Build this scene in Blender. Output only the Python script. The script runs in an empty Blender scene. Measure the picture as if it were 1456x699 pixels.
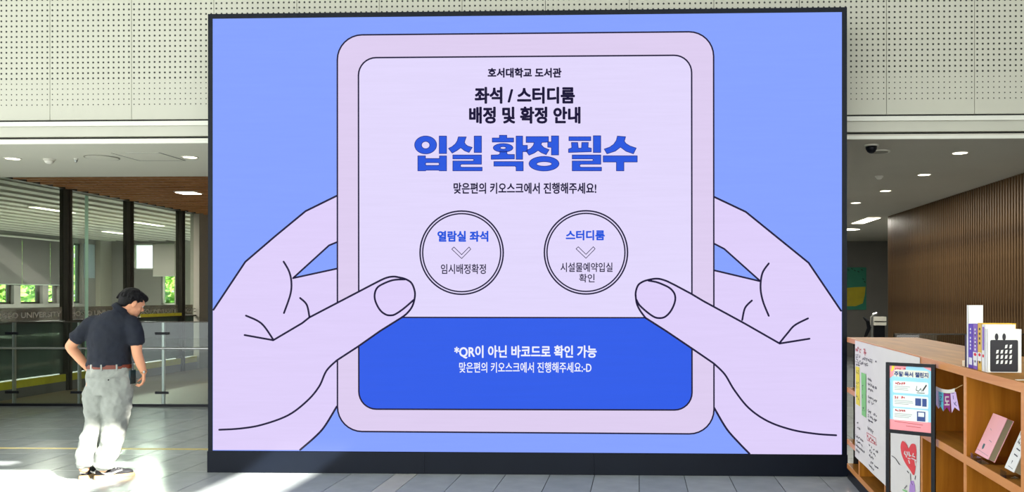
import bpy, bmesh, math, random
from mathutils import Vector, Matrix
from mathutils.geometry import tessellate_polygon
random.seed(7)
S = bpy.context.scene
COL = S.collection

# ------------------------------------------------------------------ camera
F, CX, CY, PSI, H = 1200.0, 871.0, 421.0, 0.0316, 1.6
W_, H_ = 1456, 699
cd = bpy.data.cameras.new('camera'); cam = bpy.data.objects.new('camera', cd); COL.objects.link(cam)
cam.location = (0, 0, H); cam.rotation_euler = (math.pi/2, 0, PSI)
cd.sensor_fit = 'HORIZONTAL'; cd.sensor_width = 36; cd.lens = F/W_*36
cd.shift_x = -(CX-W_/2)/W_; cd.shift_y = (CY-H_/2)/W_
cd.clip_start = 0.05; cd.clip_end = 200
S.camera = cam
# ------------------------------------------------------------------ world, sun, exposure
S.view_settings.view_transform = 'Standard'; S.view_settings.look = 'None'
S.view_settings.gamma = 1; S.view_settings.exposure = 0.0; S.view_settings.use_curve_mapping = False
wd = bpy.data.worlds.new('sky'); S.world = wd; wd.use_nodes = True
wd.node_tree.nodes['Background'].inputs[0].default_value = (0.93, 0.97, 1.0, 1)
wd.node_tree.nodes['Background'].inputs[1].default_value = 3.6
sd = bpy.data.lights.new('sun', 'SUN'); sd.energy = 26; sd.angle = 0.008; sd.color = (1, .95, .86)
sun = bpy.data.objects.new('sun', sd); COL.objects.link(sun)
SUN = Vector((-1.3, .9, -1.0)).normalized()
sun.rotation_euler = SUN.to_track_quat('-Z', 'Y').to_euler()
sun.location = (4, -3, 12)
S.cycles.use_denoising = True
S.cycles.max_bounces = 10; S.cycles.transparent_max_bounces = 24; S.cycles.diffuse_bounces = 5
S.cycles.caustics_reflective = False; S.cycles.caustics_refractive = False
S.cycles.sample_clamp_indirect = 6

# ------------------------------------------------------------------ helpers
cp, sp = math.cos(PSI), math.sin(PSI)
def ray(px, py):
    a, b = (px-CX)/F, -(py-CY)/F
    return Vector((cp*a-sp, sp*a+cp, b))
def atY(px, py, Y):
    r = ray(px, py); return Vector((0, 0, H)) + r*(Y/r.y)
def lin(c):
    return tuple((v/255/12.92 if v/255 <= .04045 else ((v/255+.055)/1.055)**2.4) for v in c)
def mat(name, col, rough=.6, metal=0, var=.0, scale=8, bump=0, bscale=60, spec=.5, stretch=None, emit=None, es=1):
    m = bpy.data.materials.new(name); m.use_nodes = True; nt = m.node_tree; N = nt.nodes; L = nt.links
    b = N['Principled BSDF']; c = (*lin(col), 1)
    b.inputs['Base Color'].default_value = c; b.inputs['Roughness'].default_value = rough
    b.inputs['Metallic'].default_value = metal; b.inputs['Specular IOR Level'].default_value = spec
    tc = N.new('ShaderNodeTexCoord'); mp = N.new('ShaderNodeMapping'); L.new(tc.outputs['Object'], mp.inputs[0])
    if stretch: mp.inputs['Scale'].default_value = stretch
    if var:
        n = N.new('ShaderNodeTexNoise'); n.inputs['Scale'].default_value = scale; n.inputs['Detail'].default_value = 5
        L.new(mp.outputs[0], n.inputs['Vector'])
        r = N.new('ShaderNodeValToRGB'); L.new(n.outputs['Fac'], r.inputs[0])
        r.color_ramp.elements[0].position = .3; r.color_ramp.elements[1].position = .7
        r.color_ramp.elements[0].color = tuple(v*(1-var) for v in c[:3])+(1,)
        r.color_ramp.elements[1].color = tuple(min(1, v*(1+var)) for v in c[:3])+(1,)
        L.new(r.outputs[0], b.inputs['Base Color'])
    if bump:
        n2 = N.new('ShaderNodeTexNoise'); n2.inputs['Scale'].default_value = bscale; n2.inputs['Detail'].default_value = 4
        L.new(mp.outputs[0], n2.inputs['Vector'])
        bu = N.new('ShaderNodeBump'); bu.inputs['Strength'].default_value = bump; bu.inputs['Distance'].default_value = .01
        L.new(n2.outputs['Fac'], bu.inputs['Height']); L.new(bu.outputs[0], b.inputs['Normal'])
    if emit:
        b.inputs['Emission Color'].default_value = (*lin(emit), 1); b.inputs['Emission Strength'].default_value = es
    return m
def led(name, col, k=1.0):
    """self-lit LED pixels: black base, emission carries the picture, faint pixel-row variation"""
    m = bpy.data.materials.new(name); m.use_nodes = True; nt = m.node_tree; N = nt.nodes; L = nt.links
    b = N['Principled BSDF']; b.inputs['Base Color'].default_value = (.008, .008, .009, 1)
    b.inputs['Roughness'].default_value = .7; b.inputs['Specular IOR Level'].default_value = .04
    tc = N.new('ShaderNodeTexCoord'); mp = N.new('ShaderNodeMapping'); L.new(tc.outputs['Object'], mp.inputs[0])
    mp.inputs['Scale'].default_value = (1.2, 1, 22)
    n = N.new('ShaderNodeTexNoise'); n.inputs['Scale'].default_value = 2.0; n.inputs['Detail'].default_value = 3
    L.new(mp.outputs[0], n.inputs['Vector'])
    mr = N.new('ShaderNodeMapRange'); mr.inputs[3].default_value = .965*k; mr.inputs[4].default_value = 1.035*k
    L.new(n.outputs['Fac'], mr.inputs[0])
    b.inputs['Emission Color'].default_value = (*lin(col), 1)
    L.new(mr.outputs[0], b.inputs['Emission Strength'])
    return m
def wood(name, c1, c2, rough=.45, axis='z', sc=1.0):
    m = bpy.data.materials.new(name); m.use_nodes = True; nt = m.node_tree; N = nt.nodes; L = nt.links
    b = N['Principled BSDF']; b.inputs['Roughness'].default_value = rough; b.inputs['Specular IOR Level'].default_value = .2
    tc = N.new('ShaderNodeTexCoord'); mp = N.new('ShaderNodeMapping'); L.new(tc.outputs['Object'], mp.inputs[0])
    s = {'x': (.35, 4, 4), 'y': (4, .35, 4), 'z': (4, 4, .35)}[axis]; mp.inputs['Scale'].default_value = tuple(v*sc for v in s)
    n = N.new('ShaderNodeTexNoise'); n.inputs['Scale'].default_value = 3; n.inputs['Detail'].default_value = 8
    n.inputs['Roughness'].default_value = .65; n.inputs['Distortion'].default_value = .8
    L.new(mp.outputs[0], n.inputs['Vector'])
    r = N.new('ShaderNodeValToRGB'); r.color_ramp.elements[0].position = .32; r.color_ramp.elements[1].position = .68
    r.color_ramp.elements[0].color = (*lin(c2), 1); r.color_ramp.elements[1].color = (*lin(c1), 1)
    L.new(n.outputs['Fac'], r.inputs[0]); L.new(r.outputs[0], b.inputs['Base Color'])
    bu = N.new('ShaderNodeBump'); bu.inputs['Strength'].default_value = .15; bu.inputs['Distance'].default_value = .004
    L.new(n.outputs['Fac'], bu.inputs['Height']); L.new(bu.outputs[0], b.inputs['Normal'])
    return m
def glass(name, tint, refl=1.0, film=0.0, filmcol=(200, 200, 195)):
    m = bpy.data.materials.new(name); m.use_nodes = True; nt = m.node_tree; N = nt.nodes; L = nt.links
    N.remove(N['Principled BSDF']); out = N['Material Output']
    t = N.new('ShaderNodeBsdfTransparent'); t.inputs[0].default_value = (*lin(tint), 1)
    g = N.new('ShaderNodeBsdfGlossy'); g.inputs['Roughness'].default_value = .02; g.inputs['Color'].default_value = (refl, refl, refl, 1)
    lw = N.new('ShaderNodeLayerWeight'); lw.inputs[0].default_value = .5
    pw = N.new('ShaderNodeMath'); pw.operation = 'POWER'; L.new(lw.outputs['Facing'], pw.inputs[0]); pw.inputs[1].default_value = 5
    fr = N.new('ShaderNodeMath'); fr.operation = 'MULTIPLY_ADD'; L.new(pw.outputs[0], fr.inputs[0]); fr.inputs[1].default_value = .7; fr.inputs[2].default_value = .035
    mx = N.new('ShaderNodeMixShader'); L.new(fr.outputs[0], mx.inputs[0]); L.new(t.outputs[0], mx.inputs[1]); L.new(g.outputs[0], mx.inputs[2])
    last = mx
    if film:
        d = N.new('ShaderNodeBsdfDiffuse'); d.inputs[0].default_value = (*lin(filmcol), 1)
        m2 = N.new('ShaderNodeMixShader'); m2.inputs[0].default_value = film
        L.new(mx.outputs[0], m2.inputs[1]); L.new(d.outputs[0], m2.inputs[2]); last = m2
    L.new(last.outputs[0], out.inputs[0])
    return m

def wloc(o):
    p = Vector((0, 0, 0))
    while o is not None: p = p + Vector(o.location); o = o.parent
    return p
def setp(o, label=None, cat=None, group=None, kind=None):
    if label: o['label'] = label
    if cat: o['category'] = cat
    if group: o['group'] = group
    if kind: o['kind'] = kind
    return o
def thing(name, label, cat, loc, group=None):
    o = bpy.data.objects.new(name, None); COL.objects.link(o); o.location = loc; o.empty_display_size = .1
    return setp(o, label, cat, group)
class MB:
    def __init__(s): s.v = []; s.f = []; s.m = []
    def add(s, vs, fs, mi=0):
        n = len(s.v); s.v += [Vector(v) for v in vs]
        for f in fs: s.f.append([i+n for i in f]); s.m.append(mi)
        return s
    def box(s, x0, x1, y0, y1, z0, z1, T=None, mi=0):
        vs = [(x, y, z) for x in (x0, x1) for y in (y0, y1) for z in (z0, z1)]
        if T: vs = [T(*v) for v in vs]
        return s.add(vs, [(0, 1, 3, 2), (4, 6, 7, 5), (0, 4, 5, 1), (2, 3, 7, 6), (0, 2, 6, 4), (1, 5, 7, 3)], mi)
    def tube(s, pts, r, n=10, cap=True, mi=0):
        pts = [Vector(p) for p in pts]; rs = r if isinstance(r, (list, tuple)) else [r]*len(pts)
        vs = []; fs = []; u = None
        for i, p in enumerate(pts):
            d = (pts[min(i+1, len(pts)-1)]-pts[max(i-1, 0)]).normalized()
            if u is None:
                u = d.orthogonal().normalized()
            u = (u-d*u.dot(d)).normalized(); w = d.cross(u)
            for k in range(n):
                a = 2*math.pi*k/n; vs.append(p+(u*math.cos(a)+w*math.sin(a))*rs[i])
        for i in range(len(pts)-1):
            for k in range(n): fs.append((i*n+k, i*n+(k+1) % n, (i+1)*n+(k+1) % n, (i+1)*n+k))
        if cap: fs.append(tuple(range(n))[::-1]); fs.append(tuple(range((len(pts)-1)*n, len(pts)*n)))
        return s.add(vs, fs, mi)
    def rings(s, rs, n=24, mi=0):
        """rs: list of (cx,cy,cz,rx,ry) horizontal ellipses; closed loft"""
        vs = []; fs = []
        for (cx, cy, cz, rx, ry) in rs:
            for k in range(n):
                a = 2*math.pi*k/n; vs.append((cx+rx*math.cos(a), cy+ry*math.sin(a), cz))
        for i in range(len(rs)-1):
            for k in range(n): fs.append((i*n+k, i*n+(k+1) % n, (i+1)*n+(k+1) % n, (i+1)*n+k))
        fs.append(tuple(range(n))[::-1]); fs.append(tuple(range((len(rs)-1)*n, len(rs)*n)))
        return s.add(vs, fs, mi)
    def ball(s, c, R, axes=None, nu=16, nv=10, mi=0):
        """ellipsoid; R radii; axes: 3 unit vectors"""
        A = axes or (Vector((1, 0, 0)), Vector((0, 1, 0)), Vector((0, 0, 1))); c = Vector(c)
        if not isinstance(R, (tuple, list)): R = (R, R, R)
        vs = [c+A[2]*R[2]]; fs = []
        for j in range(1, nv):
            t = math.pi*j/nv
            for i in range(nu):
                p = 2*math.pi*i/nu
                vs.append(c+A[0]*R[0]*math.sin(t)*math.cos(p)+A[1]*R[1]*math.sin(t)*math.sin(p)+A[2]*R[2]*math.cos(t))
        vs.append(c-A[2]*R[2]); e = len(vs)-1
        for i in range(nu):
            fs.append((0, 1+i, 1+(i+1) % nu)); b = 1+(nv-2)*nu; fs.append((e, b+(i+1) % nu, b+i))
        for j in range(nv-2):
            for i in range(nu):
                a = 1+j*nu+i; a2 = 1+j*nu+(i+1) % nu; fs.append((a, a+nu, a2+nu, a2))
        return s.add(vs, fs, mi)
    def limb(s, pts, rs, n=14):
        for i in range(len(pts)-1): s.tube([pts[i], pts[i+1]], [rs[i], rs[i+1]], n)
        for p, r in zip(pts, rs): s.ball(p, r, nu=n, nv=8)
        return s
    def disc(s, c, r, n=20, z=0, mi=0, sx=1, sy=1):
        return s.add([(c[0]+r*sx*math.cos(2*math.pi*k/n), c[1]+r*sy*math.sin(2*math.pi*k/n), c[2]) for k in range(n)], [tuple(range(n))], mi)
    def build(s, name, m, parent=None, smooth=False, origin=None, **tags):
        me = bpy.data.meshes.new(name)
        off = wloc(parent) if parent is not None else Vector((0, 0, 0))
        if origin is None: org = Vector((0, 0, 0))
        else: org = Vector(origin)-off
        me.from_pydata([tuple(v-off-org) for v in s.v], [], s.f)
        ms = m if isinstance(m, (list, tuple)) else [m]
        for q in ms: me.materials.append(q)
        if len(ms) > 1: me.polygons.foreach_set('material_index', s.m)
        if smooth: me.polygons.foreach_set('use_smooth', [True]*len(me.polygons))
        me.update()
        o = bpy.data.objects.new(name, me); COL.objects.link(o); o.location = org
        if parent is not None: o.parent = parent
        return setp(o, **tags)
def fixn(o):
    bm = bmesh.new(); bm.from_mesh(o.data); bmesh.ops.recalc_face_normals(bm, faces=bm.faces[:]); bm.to_mesh(o.data); bm.free(); return o
def remesh(o, vox, smooth=6, fac=.5):
    """merge overlapping closed shells into one continuous surface and relax it"""
    fixn(o)
    r = o.modifiers.new('r', 'REMESH'); r.mode = 'VOXEL'; r.voxel_size = vox; r.use_smooth_shade = True
    if smooth:
        q = o.modifiers.new('s', 'SMOOTH'); q.iterations = smooth; q.factor = fac
    return o
def bake(o):
    dg = bpy.context.evaluated_depsgraph_get(); dg.update()
    me = bpy.data.meshes.new_from_object(o.evaluated_get(dg)); o.modifiers.clear(); o.data = me
    me.polygons.foreach_set('use_smooth', [True]*len(me.polygons)); return o

# flat print helpers: everything is laid in a local (u,v) plane and mapped with P(u,v,h)
def poly_mb(mb, P, loops, h=0, mi=0):
    L3 = [[Vector((u, v, 0)) for u, v in lp] for lp in loops]
    flat = [p for lp in L3 for p in lp]
    tris = tessellate_polygon(L3)
    return mb.add([P(p.x, p.y, h) for p in flat], [tuple(t) for t in tris], mi)
def stroke_mb(mb, P, pts, w, h=0, closed=False, mi=0, n=8):
    pts = [Vector(p) for p in pts]
    if closed: pts = pts+[pts[0]]
    for a, b in zip(pts[:-1], pts[1:]):
        d = (b-a)
        if d.length < 1e-9: continue
        d.normalize(); q = Vector((-d.y, d.x))*w/2
        mb.add([P(*p, h) for p in (a+q, b+q, b-q, a-q)], [(0, 1, 2, 3)], mi)
    for p in pts:
        mb.add([P(p.x+w/2*math.cos(2*math.pi*k/n), p.y+w/2*math.sin(2*math.pi*k/n), h+(.00002 if h >= 0 else 0)) for k in range(n)], [tuple(range(n))], mi)
    return mb
def catmull(pts, sub=6, closed=False):
    P_ = [Vector(p) for p in pts]; n = len(P_); out = []
    rng = range(n) if closed else range(n-1)
    for i in rng:
        if closed: a, b, c, d = P_[(i-1) % n], P_[i], P_[(i+1) % n], P_[(i+2) % n]
        else: a, b, c, d = P_[max(i-1, 0)], P_[i], P_[i+1], P_[min(i+2, n-1)]
        for k in range(sub):
            t = k/sub; out.append(.5*((2*b)+(c-a)*t+(2*a-5*b+4*c-d)*t*t+(3*b-a-3*c+d)*t**3))
    if not closed: out.append(P_[-1])
    return [(p.x, p.y) for p in out]
_txt = {}
def text2d(body, bold=0.0, res=3):
    """glyph outlines as 2-D triangles, unit box 0..1 in u and v (v down)"""
    key = (body, bold)
    if key in _txt: return _txt[key]
    cu = bpy.data.curves.new('t', 'FONT'); cu.body = body; cu.size = 1; cu.offset = bold; cu.resolution_u = res
    o = bpy.data.objects.new('t', cu); COL.objects.link(o)
    dg = bpy.context.evaluated_depsgraph_get(); dg.update()
    me = bpy.data.meshes.new_from_object(o.evaluated_get(dg))
    vs = [v.co.copy() for v in me.vertices]; fs = [tuple(p.vertices) for p in me.polygons]
    bpy.data.objects.remove(o); bpy.data.meshes.remove(me); bpy.data.curves.remove(cu)
    x0 = min(v.x for v in vs); x1 = max(v.x for v in vs); y0 = min(v.y for v in vs); y1 = max(v.y for v in vs)
    _txt[key] = ([((v.x-x0)/(x1-x0), (y1-v.y)/(y1-y0)) for v in vs], fs); return _txt[key]
def text_mb(mb, P, body, u0, v0, u1, v1, h=0, bold=0.0, mi=0):
    """bold: extra stroke weight, as a share of the line height, laid along the glyph edges"""
    vs, fs = text2d(body)
    w = bold*abs(v1-v0)
    if w:   # keep the outer size
        sx, sy = (1 if u1 > u0 else -1)*w/2, (1 if v1 > v0 else -1)*w/2
        u0 += sx; u1 -= sx; v0 += sy; v1 -= sy
    q = [(u0+(u1-u0)*a, v0+(v1-v0)*b) for a, b in vs]
    mb.add([P(a, b, h) for a, b in q], fs, mi)
    if w:
        cnt = {}
        for f in fs:
            for i in range(len(f)):
                e = tuple(sorted((f[i-1], f[i]))); cnt[e] = cnt.get(e, 0)+1
        for (i, j), c in cnt.items():
            if c == 1: stroke_mb(mb, P, [q[i], q[j]], w, h, mi=mi, n=6)
    return mb
def scribble(mb, P, u0, v0, u1, v1, n, w, h=0, mi=0, rnd=random):
    """unreadable handwriting: syllable-like clusters of short strokes"""
    cw = (u1-u0)/n; hv = v1-v0
    for i in range(n):
        if rnd.random() < .12: continue
        a = u0+i*cw
        for k in range(3):
            x = a+rnd.uniform(.1, .7)*cw; y = v0+rnd.uniform(.05, .75)*hv
            if rnd.random() < .5: q = (x, y+rnd.uniform(.2, .5)*hv)
            else: q = (x+rnd.uniform(.3, .5)*cw*(1 if cw > 0 else 1), y+rnd.uniform(-.1, .1)*hv)
            stroke_mb(mb, P, [(x, y), q], w, h, mi=mi, n=4)

# ------------------------------------------------------------------ materials
M = {}
M['tile'] = mat('tile_grey', (164, 170, 170), .17, var=.08, scale=6, spec=.3, bump=.02, bscale=90)
M['tile2'] = mat('tile_light', (188, 188, 181), .2, var=.06, scale=6, spec=.3)
M['tile3'] = mat('tile_cool', (156, 163, 165), .17, var=.08, scale=5, spec=.3)
M['grout'] = mat('grout', (70, 72, 71), .8)
M['soffit'] = mat('soffit_paint', (228, 226, 212), .8, var=.02, scale=1)
M['ceil_r'] = mat('ceiling_paint', (200, 195, 182), .85, var=.03, scale=1)
M['fascia'] = mat('fascia_panel', (188, 187, 172), .5, var=.02, scale=2)
M['white'] = mat('white_trim', (218, 218, 206), .5)
M['dark'] = mat('dark_recess', (30, 30, 28), .7)
M['plaster'] = mat('grey_plaster', (128, 126, 120), .8, var=.04, scale=2)
M['plaster2'] = mat('warm_plaster', (150, 147, 134), .8, var=.04, scale=2)
M['black'] = mat('black_metal', (10, 13, 20), .4, var=.15, scale=5, spec=.25)
M['blackmatt'] = mat('black_paint', (9, 16, 28), .45, var=.1, scale=3, spec=.18)
M['mull'] = mat('bronze_mullion', (62, 58, 50), .35, metal=.6, var=.1, scale=5)
M['steel'] = mat('brushed_steel', (190, 192, 188), .3, metal=.8, var=.05, scale=20)
M['glass'] = glass('clear_glass', (232, 238, 234))
M['rail_glass'] = glass('greenish_rail_glass', (222, 230, 226))
M['tinted'] = glass('dark_teal_glass', (158, 170, 163), film=.55, filmcol=(96, 108, 100))
M['film'] = glass('frosted_band', (205, 205, 200), film=.35, filmcol=(150, 143, 132))
M['letter'] = mat('frosted_lettering', (205, 203, 192), .6)
M['yellow'] = mat('yellow_tape', (225, 215, 60), .5, var=.1, scale=10)
M['yline'] = mat('yellow_inlay', (188, 164, 60), .4, var=.1, scale=10)
M['browngrid'] = wood('brown_louvre', (190, 138, 92), (150, 102, 62), .5, 'x')
M['darkvoid'] = mat('ceiling_void', (40, 30, 24), .9)
M['baffle'] = mat('pale_baffle', (205, 202, 190), .6, var=.04, scale=3)
M['blind'] = mat('grey_roller_blind', (92, 90, 87), .85, var=.05, scale=40, bump=.2, bscale=300)
M['blindw'] = mat('white_roller_blind', (216, 208, 200), .85, var=.03, scale=20, emit=None)
M['slat'] = wood('walnut_slat', (124, 96, 64), (66, 48, 32), .45, 'z')
M['slatb'] = mat('slat_backing', (24, 20, 16), .9)
M['oak'] = wood('oak_veneer', (176, 120, 42), (140, 90, 22), .55, 'y')
M['oakv'] = wood('oak_veneer_upright', (184, 120, 36), (148, 88, 18), .42, 'z')
M['edge'] = wood('pale_oak_edge', (216, 152, 92), (198, 128, 66), .35, 'y')
M['paper'] = mat('banner_paper', (226, 222, 212), .7, var=.02, scale=6)
M['lamp'] = mat('lamp_diffuser', (255, 250, 235), .5, emit=(255, 246, 225), es=6)
M['ring'] = mat('lamp_ring', (225, 222, 210), .4)
M['leafg'] = mat('foliage_green', (185, 225, 110), .6, var=.35, scale=3)
M['leafd'] = mat('foliage_dark', (130, 190, 80), .6, var=.35, scale=3)
M['grass'] = mat('outside_lawn', (120, 150, 80), .9, var=.2, scale=2)

# perforated acoustic panel: 16 holes to a panel, pitch taken from object space (origin = lower left corner)
def perf_mat(pitchx, pitchz, rows_small, z_first):
    m = bpy.data.materials.new('perforated_panel'); m.use_nodes = True; nt = m.node_tree; N = nt.nodes; L = nt.links
    b = N['Principled BSDF']; b.inputs['Roughness'].default_value = .65
    tc = N.new('ShaderNodeTexCoord'); sx = N.new('ShaderNodeSeparateXYZ'); L.new(tc.outputs['Object'], sx.inputs[0])
    def M1(op, a, bv=None, c=None):
        n = N.new('ShaderNodeMath'); n.operation = op
        for i, q in enumerate((a, bv, c)):
            if q is None: continue
            if isinstance(q, (int, float)): n.inputs[i].default_value = q
            else: L.new(q, n.inputs[i])
        return n.outputs[0]
    u = M1('DIVIDE', sx.outputs[0], pitchx); v = M1('DIVIDE', M1('SUBTRACT', sx.outputs[2], z_first-pitchz/2), pitchz)
    fu = M1('SUBTRACT', M1('FRACT', u), .5); fv = M1('SUBTRACT', M1('FRACT', v), .5)
    d = M1('SQRT', M1('ADD', M1('MULTIPLY', fu, fu), M1('MULTIPLY', fv, fv)))
    big = M1('GREATER_THAN', v, float(rows_small)); low = M1('GREATER_THAN', v, 0.0)
    rad = M1('ADD', .115, M1('MULTIPLY', big, .07))
    hole = M1('MULTIPLY', M1('LESS_THAN', d, rad), low)
    mx = N.new('ShaderNodeMixRGB'); L.new(hole, mx.inputs[0])
    mx.inputs[1].default_value = (*lin((190, 189, 174)), 1); mx.inputs[2].default_value = (*lin((42, 42, 38)), 1)
    L.new(mx.outputs[0], b.inputs['Base Color'])
    bu = N.new('ShaderNodeBump'); bu.inputs['Distance'].default_value = .01; bu.invert = True
    L.new(hole, bu.inputs['Height']); L.new(bu.outputs[0], b.inputs['Normal'])
    return m

# ------------------------------------------------------------------ big structure
YW = 8.1      # plane of the perforated wall
ZS = 3.09     # soffit height
ZL = 3.42     # louvre ceiling height on the left
def struct(name, mb, m, parent=None): 
    o = mb.build(name, m, parent)
    if parent is None: o['kind'] = 'structure'
    return o
fl = struct('floor', MB().box(-20, 8, -8, 30, -.3, -.02), M['grout'])
colX = [-2.0, -1.6, -1.2, -.8, -.4, 0, .4, .8, 1.2, 1.6, 2.0, 2.4]
x = -2.2; left = []
while x > -20: left.append(x); x -= .4
colX = sorted(left)+colX+[2.8+.4*i for i in range(14)]
rowY = [6.0+.8*i-16 for i in range(56)]; rowY = [y for y in rowY if -8 <= y <= 29.3]
tile_mesh = {}
rest = MB()
def proj(x, y, z=0):
    dx, dy = x, y; a = cp*dx+sp*dy; f = -sp*dx+cp*dy
    return (CX+F*a/f, CY-F*(z-H)/f) if f > .1 else (1e9, 1e9)
rest2 = []
for i in range(len(colX)-1):
    for y0 in rowY:
        x0, x1 = colX[i], colX[i+1]; y1 = y0+.8
        vis = False
        if y0 >= 5.9 and y1 < 11.7:
            for (qx, qy) in ((x0, y0), (x1, y0), (x0, y1), (x1, y1), ((x0+x1)/2, (y0+y1)/2)):
                p = proj(qx, qy)
                if -5 <= p[0] <= 1235 and p[1] <= 700:
                    if not (qy > 8.0 and qx > -4.6*qy/8.0+.2): vis = True
        light = abs(x0+2.2) < .01
        r = random.Random(int(x0*100)*1000+int(y0*10)).random()
        m = M['tile2'] if light else (M['tile'] if r < .6 else M['tile3'])
        g = .003
        if vis:
            key = (round(x1-x0, 3), m.name)
            if key not in tile_mesh:
                w = x1-x0; mb = MB()
                vs = [(g, g, -.02), (w-g, g, -.02), (w-g, .8-g, -.02), (g, .8-g, -.02), (g, g, -.0015), (w-g, g, -.0015), (w-g, .8-g, -.0015), (g, .8-g, -.0015),
                      (g+.0015, g+.0015, 0), (w-g-.0015, g+.0015, 0), (w-g-.0015, .8-g-.0015, 0), (g+.0015, .8-g-.0015, 0)]
                mb.add(vs, [(0, 1, 5, 4), (1, 2, 6, 5), (2, 3, 7, 6), (3, 0, 4, 7), (4, 5, 9, 8), (5, 6, 10, 9), (6, 7, 11, 10), (7, 4, 8, 11), (8, 9, 10, 11)])
                o = mb.build('tile', m, fl); tile_mesh[key] = o.data
            else:
                o = bpy.data.objects.new('tile', tile_mesh[key]); COL.objects.link(o); o.parent = fl
            o.location = (x0, y0, 0)
        else:
            rest2.append((x0+g, x1-g, y0+g, y1-g))
for (a, b, c, d) in rest2:
    rest.add([(a, c, 0), (b, c, 0), (b, d, 0), (a, d, 0)], [(0, 1, 2, 3)])
rest.build('tile_field', M['tile'], fl, kind='stuff')
YL = 8.66
struct('floor_landing', MB().box(-9.76, -1.15, 12.105, 22.99, 0, .003), mat('beige_landing', (168, 148, 118), .5, var=.05, scale=4))
xl = -9.6
struct('trim_1', MB().box(xl, -3.0, YL, YL+.075, 0, .0015), M['yline'])

# perforated wall above the opening
wb = struct('wall_back', MB().box(-12, 8, YW+.02, YW+.4, 3.312, 6.5), M['dark'])
seam = [atY(px, 100, YW).x for px in (71, 187, 304, 422)]
PW = .822
seams = []
x = seam[0]
while x > -11: x -= PW; seams.append(x)
seams = seams[::-1]+seam[:]
x = seam[-1]
endx = [atY(px, 100, YW).x for px in (1015, 1136.6, 1260.4, 1385.7)]
nmid = round((endx[0]-x)/PW)
for k in range(1, nmid): seams.append(x+(endx[0]-x)*k/nmid)
seams += endx
while seams[-1] < 7: seams.append(seams[-1]+PW)
zf = H+(421-149.8)/F*8.3; pz = 7.45/F*8.3
M['perf'] = perf_mat(PW/16, pz, 5, zf-3.325)
pm = {}
for a, b in zip(seams[:-1], seams[1:]):
    for (z0, z1) in ((3.325, 6.49),):
        k = (z0,)
        if k not in pm:
            o = MB().box(.0025, PW-.0025, 0, .02, .003, z1-z0-.003).build('panel', M['perf'], wb); pm[k] = o.data
        else:
            o = bpy.data.objects.new('panel', pm[k]); COL.objects.link(o); o.parent = wb
        o.location = (a, YW, z0); o.scale.x = (b-a)/PW
# fascia strips under the panels
struct('trim_2', MB().box(-12, 8, YW-.03, YW+.05, 3.262, 3.305), M['white'])
struct('trim_3', MB().box(-12, 8, YW-.005, YW+.1, 3.162, 3.262), M['fascia'])
struct('trim_4', MB().box(-12, 8, YW+.05, YW+.12, 3.122, 3.162), M['dark'])
struct('trim_5', MB().box(-12, 8, YW-.012, YW+.05, 3.092, 3.122), M['white'])
struct('trim_6', MB().box(-12, 8, YW+.12, YW+.4, 3.092, 3.312), M['fascia'])
XP = -1.0
# left soffit, then louvre ceiling; right plain ceiling
struct('ceiling', MB().box(-20, XP, YW, 10.3, ZS, ZS+.05), M['soffit'])
struct('trim_7', MB().box(-20, XP, 10.3, 10.34, ZS-.0, ZL+.3), M['fascia'])
struct('ceiling_right', MB().box(XP, 8, YW, 23.2, ZS, ZS+.05), M['ceil_r'])
lc = struct('ceiling_left', MB().box(-9.85, XP, 10.3, 23.2, ZL+.25, ZL+.3), M['darkvoid'])
g1 = MB()
y = 10.4
while y < 21:
    g1.box(-9.78, -5.6, y, y+.055, ZL, ZL+.10); y += .30
x = -9.78
while x < -5.6:
    g1.box(x, x+.04, 10.4, 21, ZL+.02, ZL+.085); x += .26
g1.build('louvre_grid', M['browngrid'], lc, kind='stuff')
# partition hidden behind the screen, side and rear walls
struct('wall_partition', MB().box(XP-.1, XP+.1, 8.6, 23, 0, ZS), M['plaster'])
struct('wall_partition_front', MB().box(-3.6, 1.5, 8.55, 8.7, 0, ZS), M['plaster'])
struct('wall_rear', MB().box(-9.8, 8, 23.0, 23.2, 0, ZL+.3), M['plaster'])
# wall_right with slats
XR = 4.62
wr = struct('wall_right', MB().box(XR+.05, XR+.25, 5.0, 15.85, 0, ZS+.1), M['slatb'])
struct('wall_right_rear', MB().box(7.0, 7.2, 15.8, 23.2, 0, ZS+.1), M['plaster'])
struct('wall_right_return', MB().box(XR+.25, 7.0, 15.7, 15.85, 0, ZS+.1), M['plaster'])
ys = 9.0; sm = None
while ys < 15.83:
    if sm is None:
        o = MB().box(0, .05, 0, .036, .001, ZS-.005).build('slat', M['slat'], wr); sm = o.data
    else: o = bpy.data.objects.new('slat', sm); COL.objects.link(o); o.parent = wr
    o.location = (XR, ys, 0); ys += .08
# unseen roof slab, its slots shaped to cast the sun patches on the floor
ROOF = 6.5
def back(x, y): k = ROOF/SUN.z; return (x+SUN.x*k, y+SUN.y*k)
rx0, rx1, ry0, ry1 = -12, 8, -6, 8.5
sk = []
for (a, b, c, d) in ((-8.4, -4.5, 5.2, 7.60), (-8.4, -5.95, 7.80, 8.0), (-5.25, -4.55, 7.76, 7.98), (-3.60, -2.90, 5.5, 7.8)):
    p = back(a, c); q = back(b, d); sk.append((p[0], q[0], p[1], q[1]))
xs = sorted({rx0, rx1, *[v for s_ in sk for v in s_[:2]]}); ysr = sorted({ry0, ry1, *[v for s_ in sk for v in s_[2:]]})
rf = MB()
for a, b in zip(xs[:-1], xs[1:]):
    for c, d in zip(ysr[:-1], ysr[1:]):
        mx, my = (a+b)/2, (c+d)/2
        if not any(s_[0] < mx < s_[1] and s_[2] < my < s_[3] for s_ in sk): rf.box(a, b, c, d, ROOF, ROOF+.02)
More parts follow.
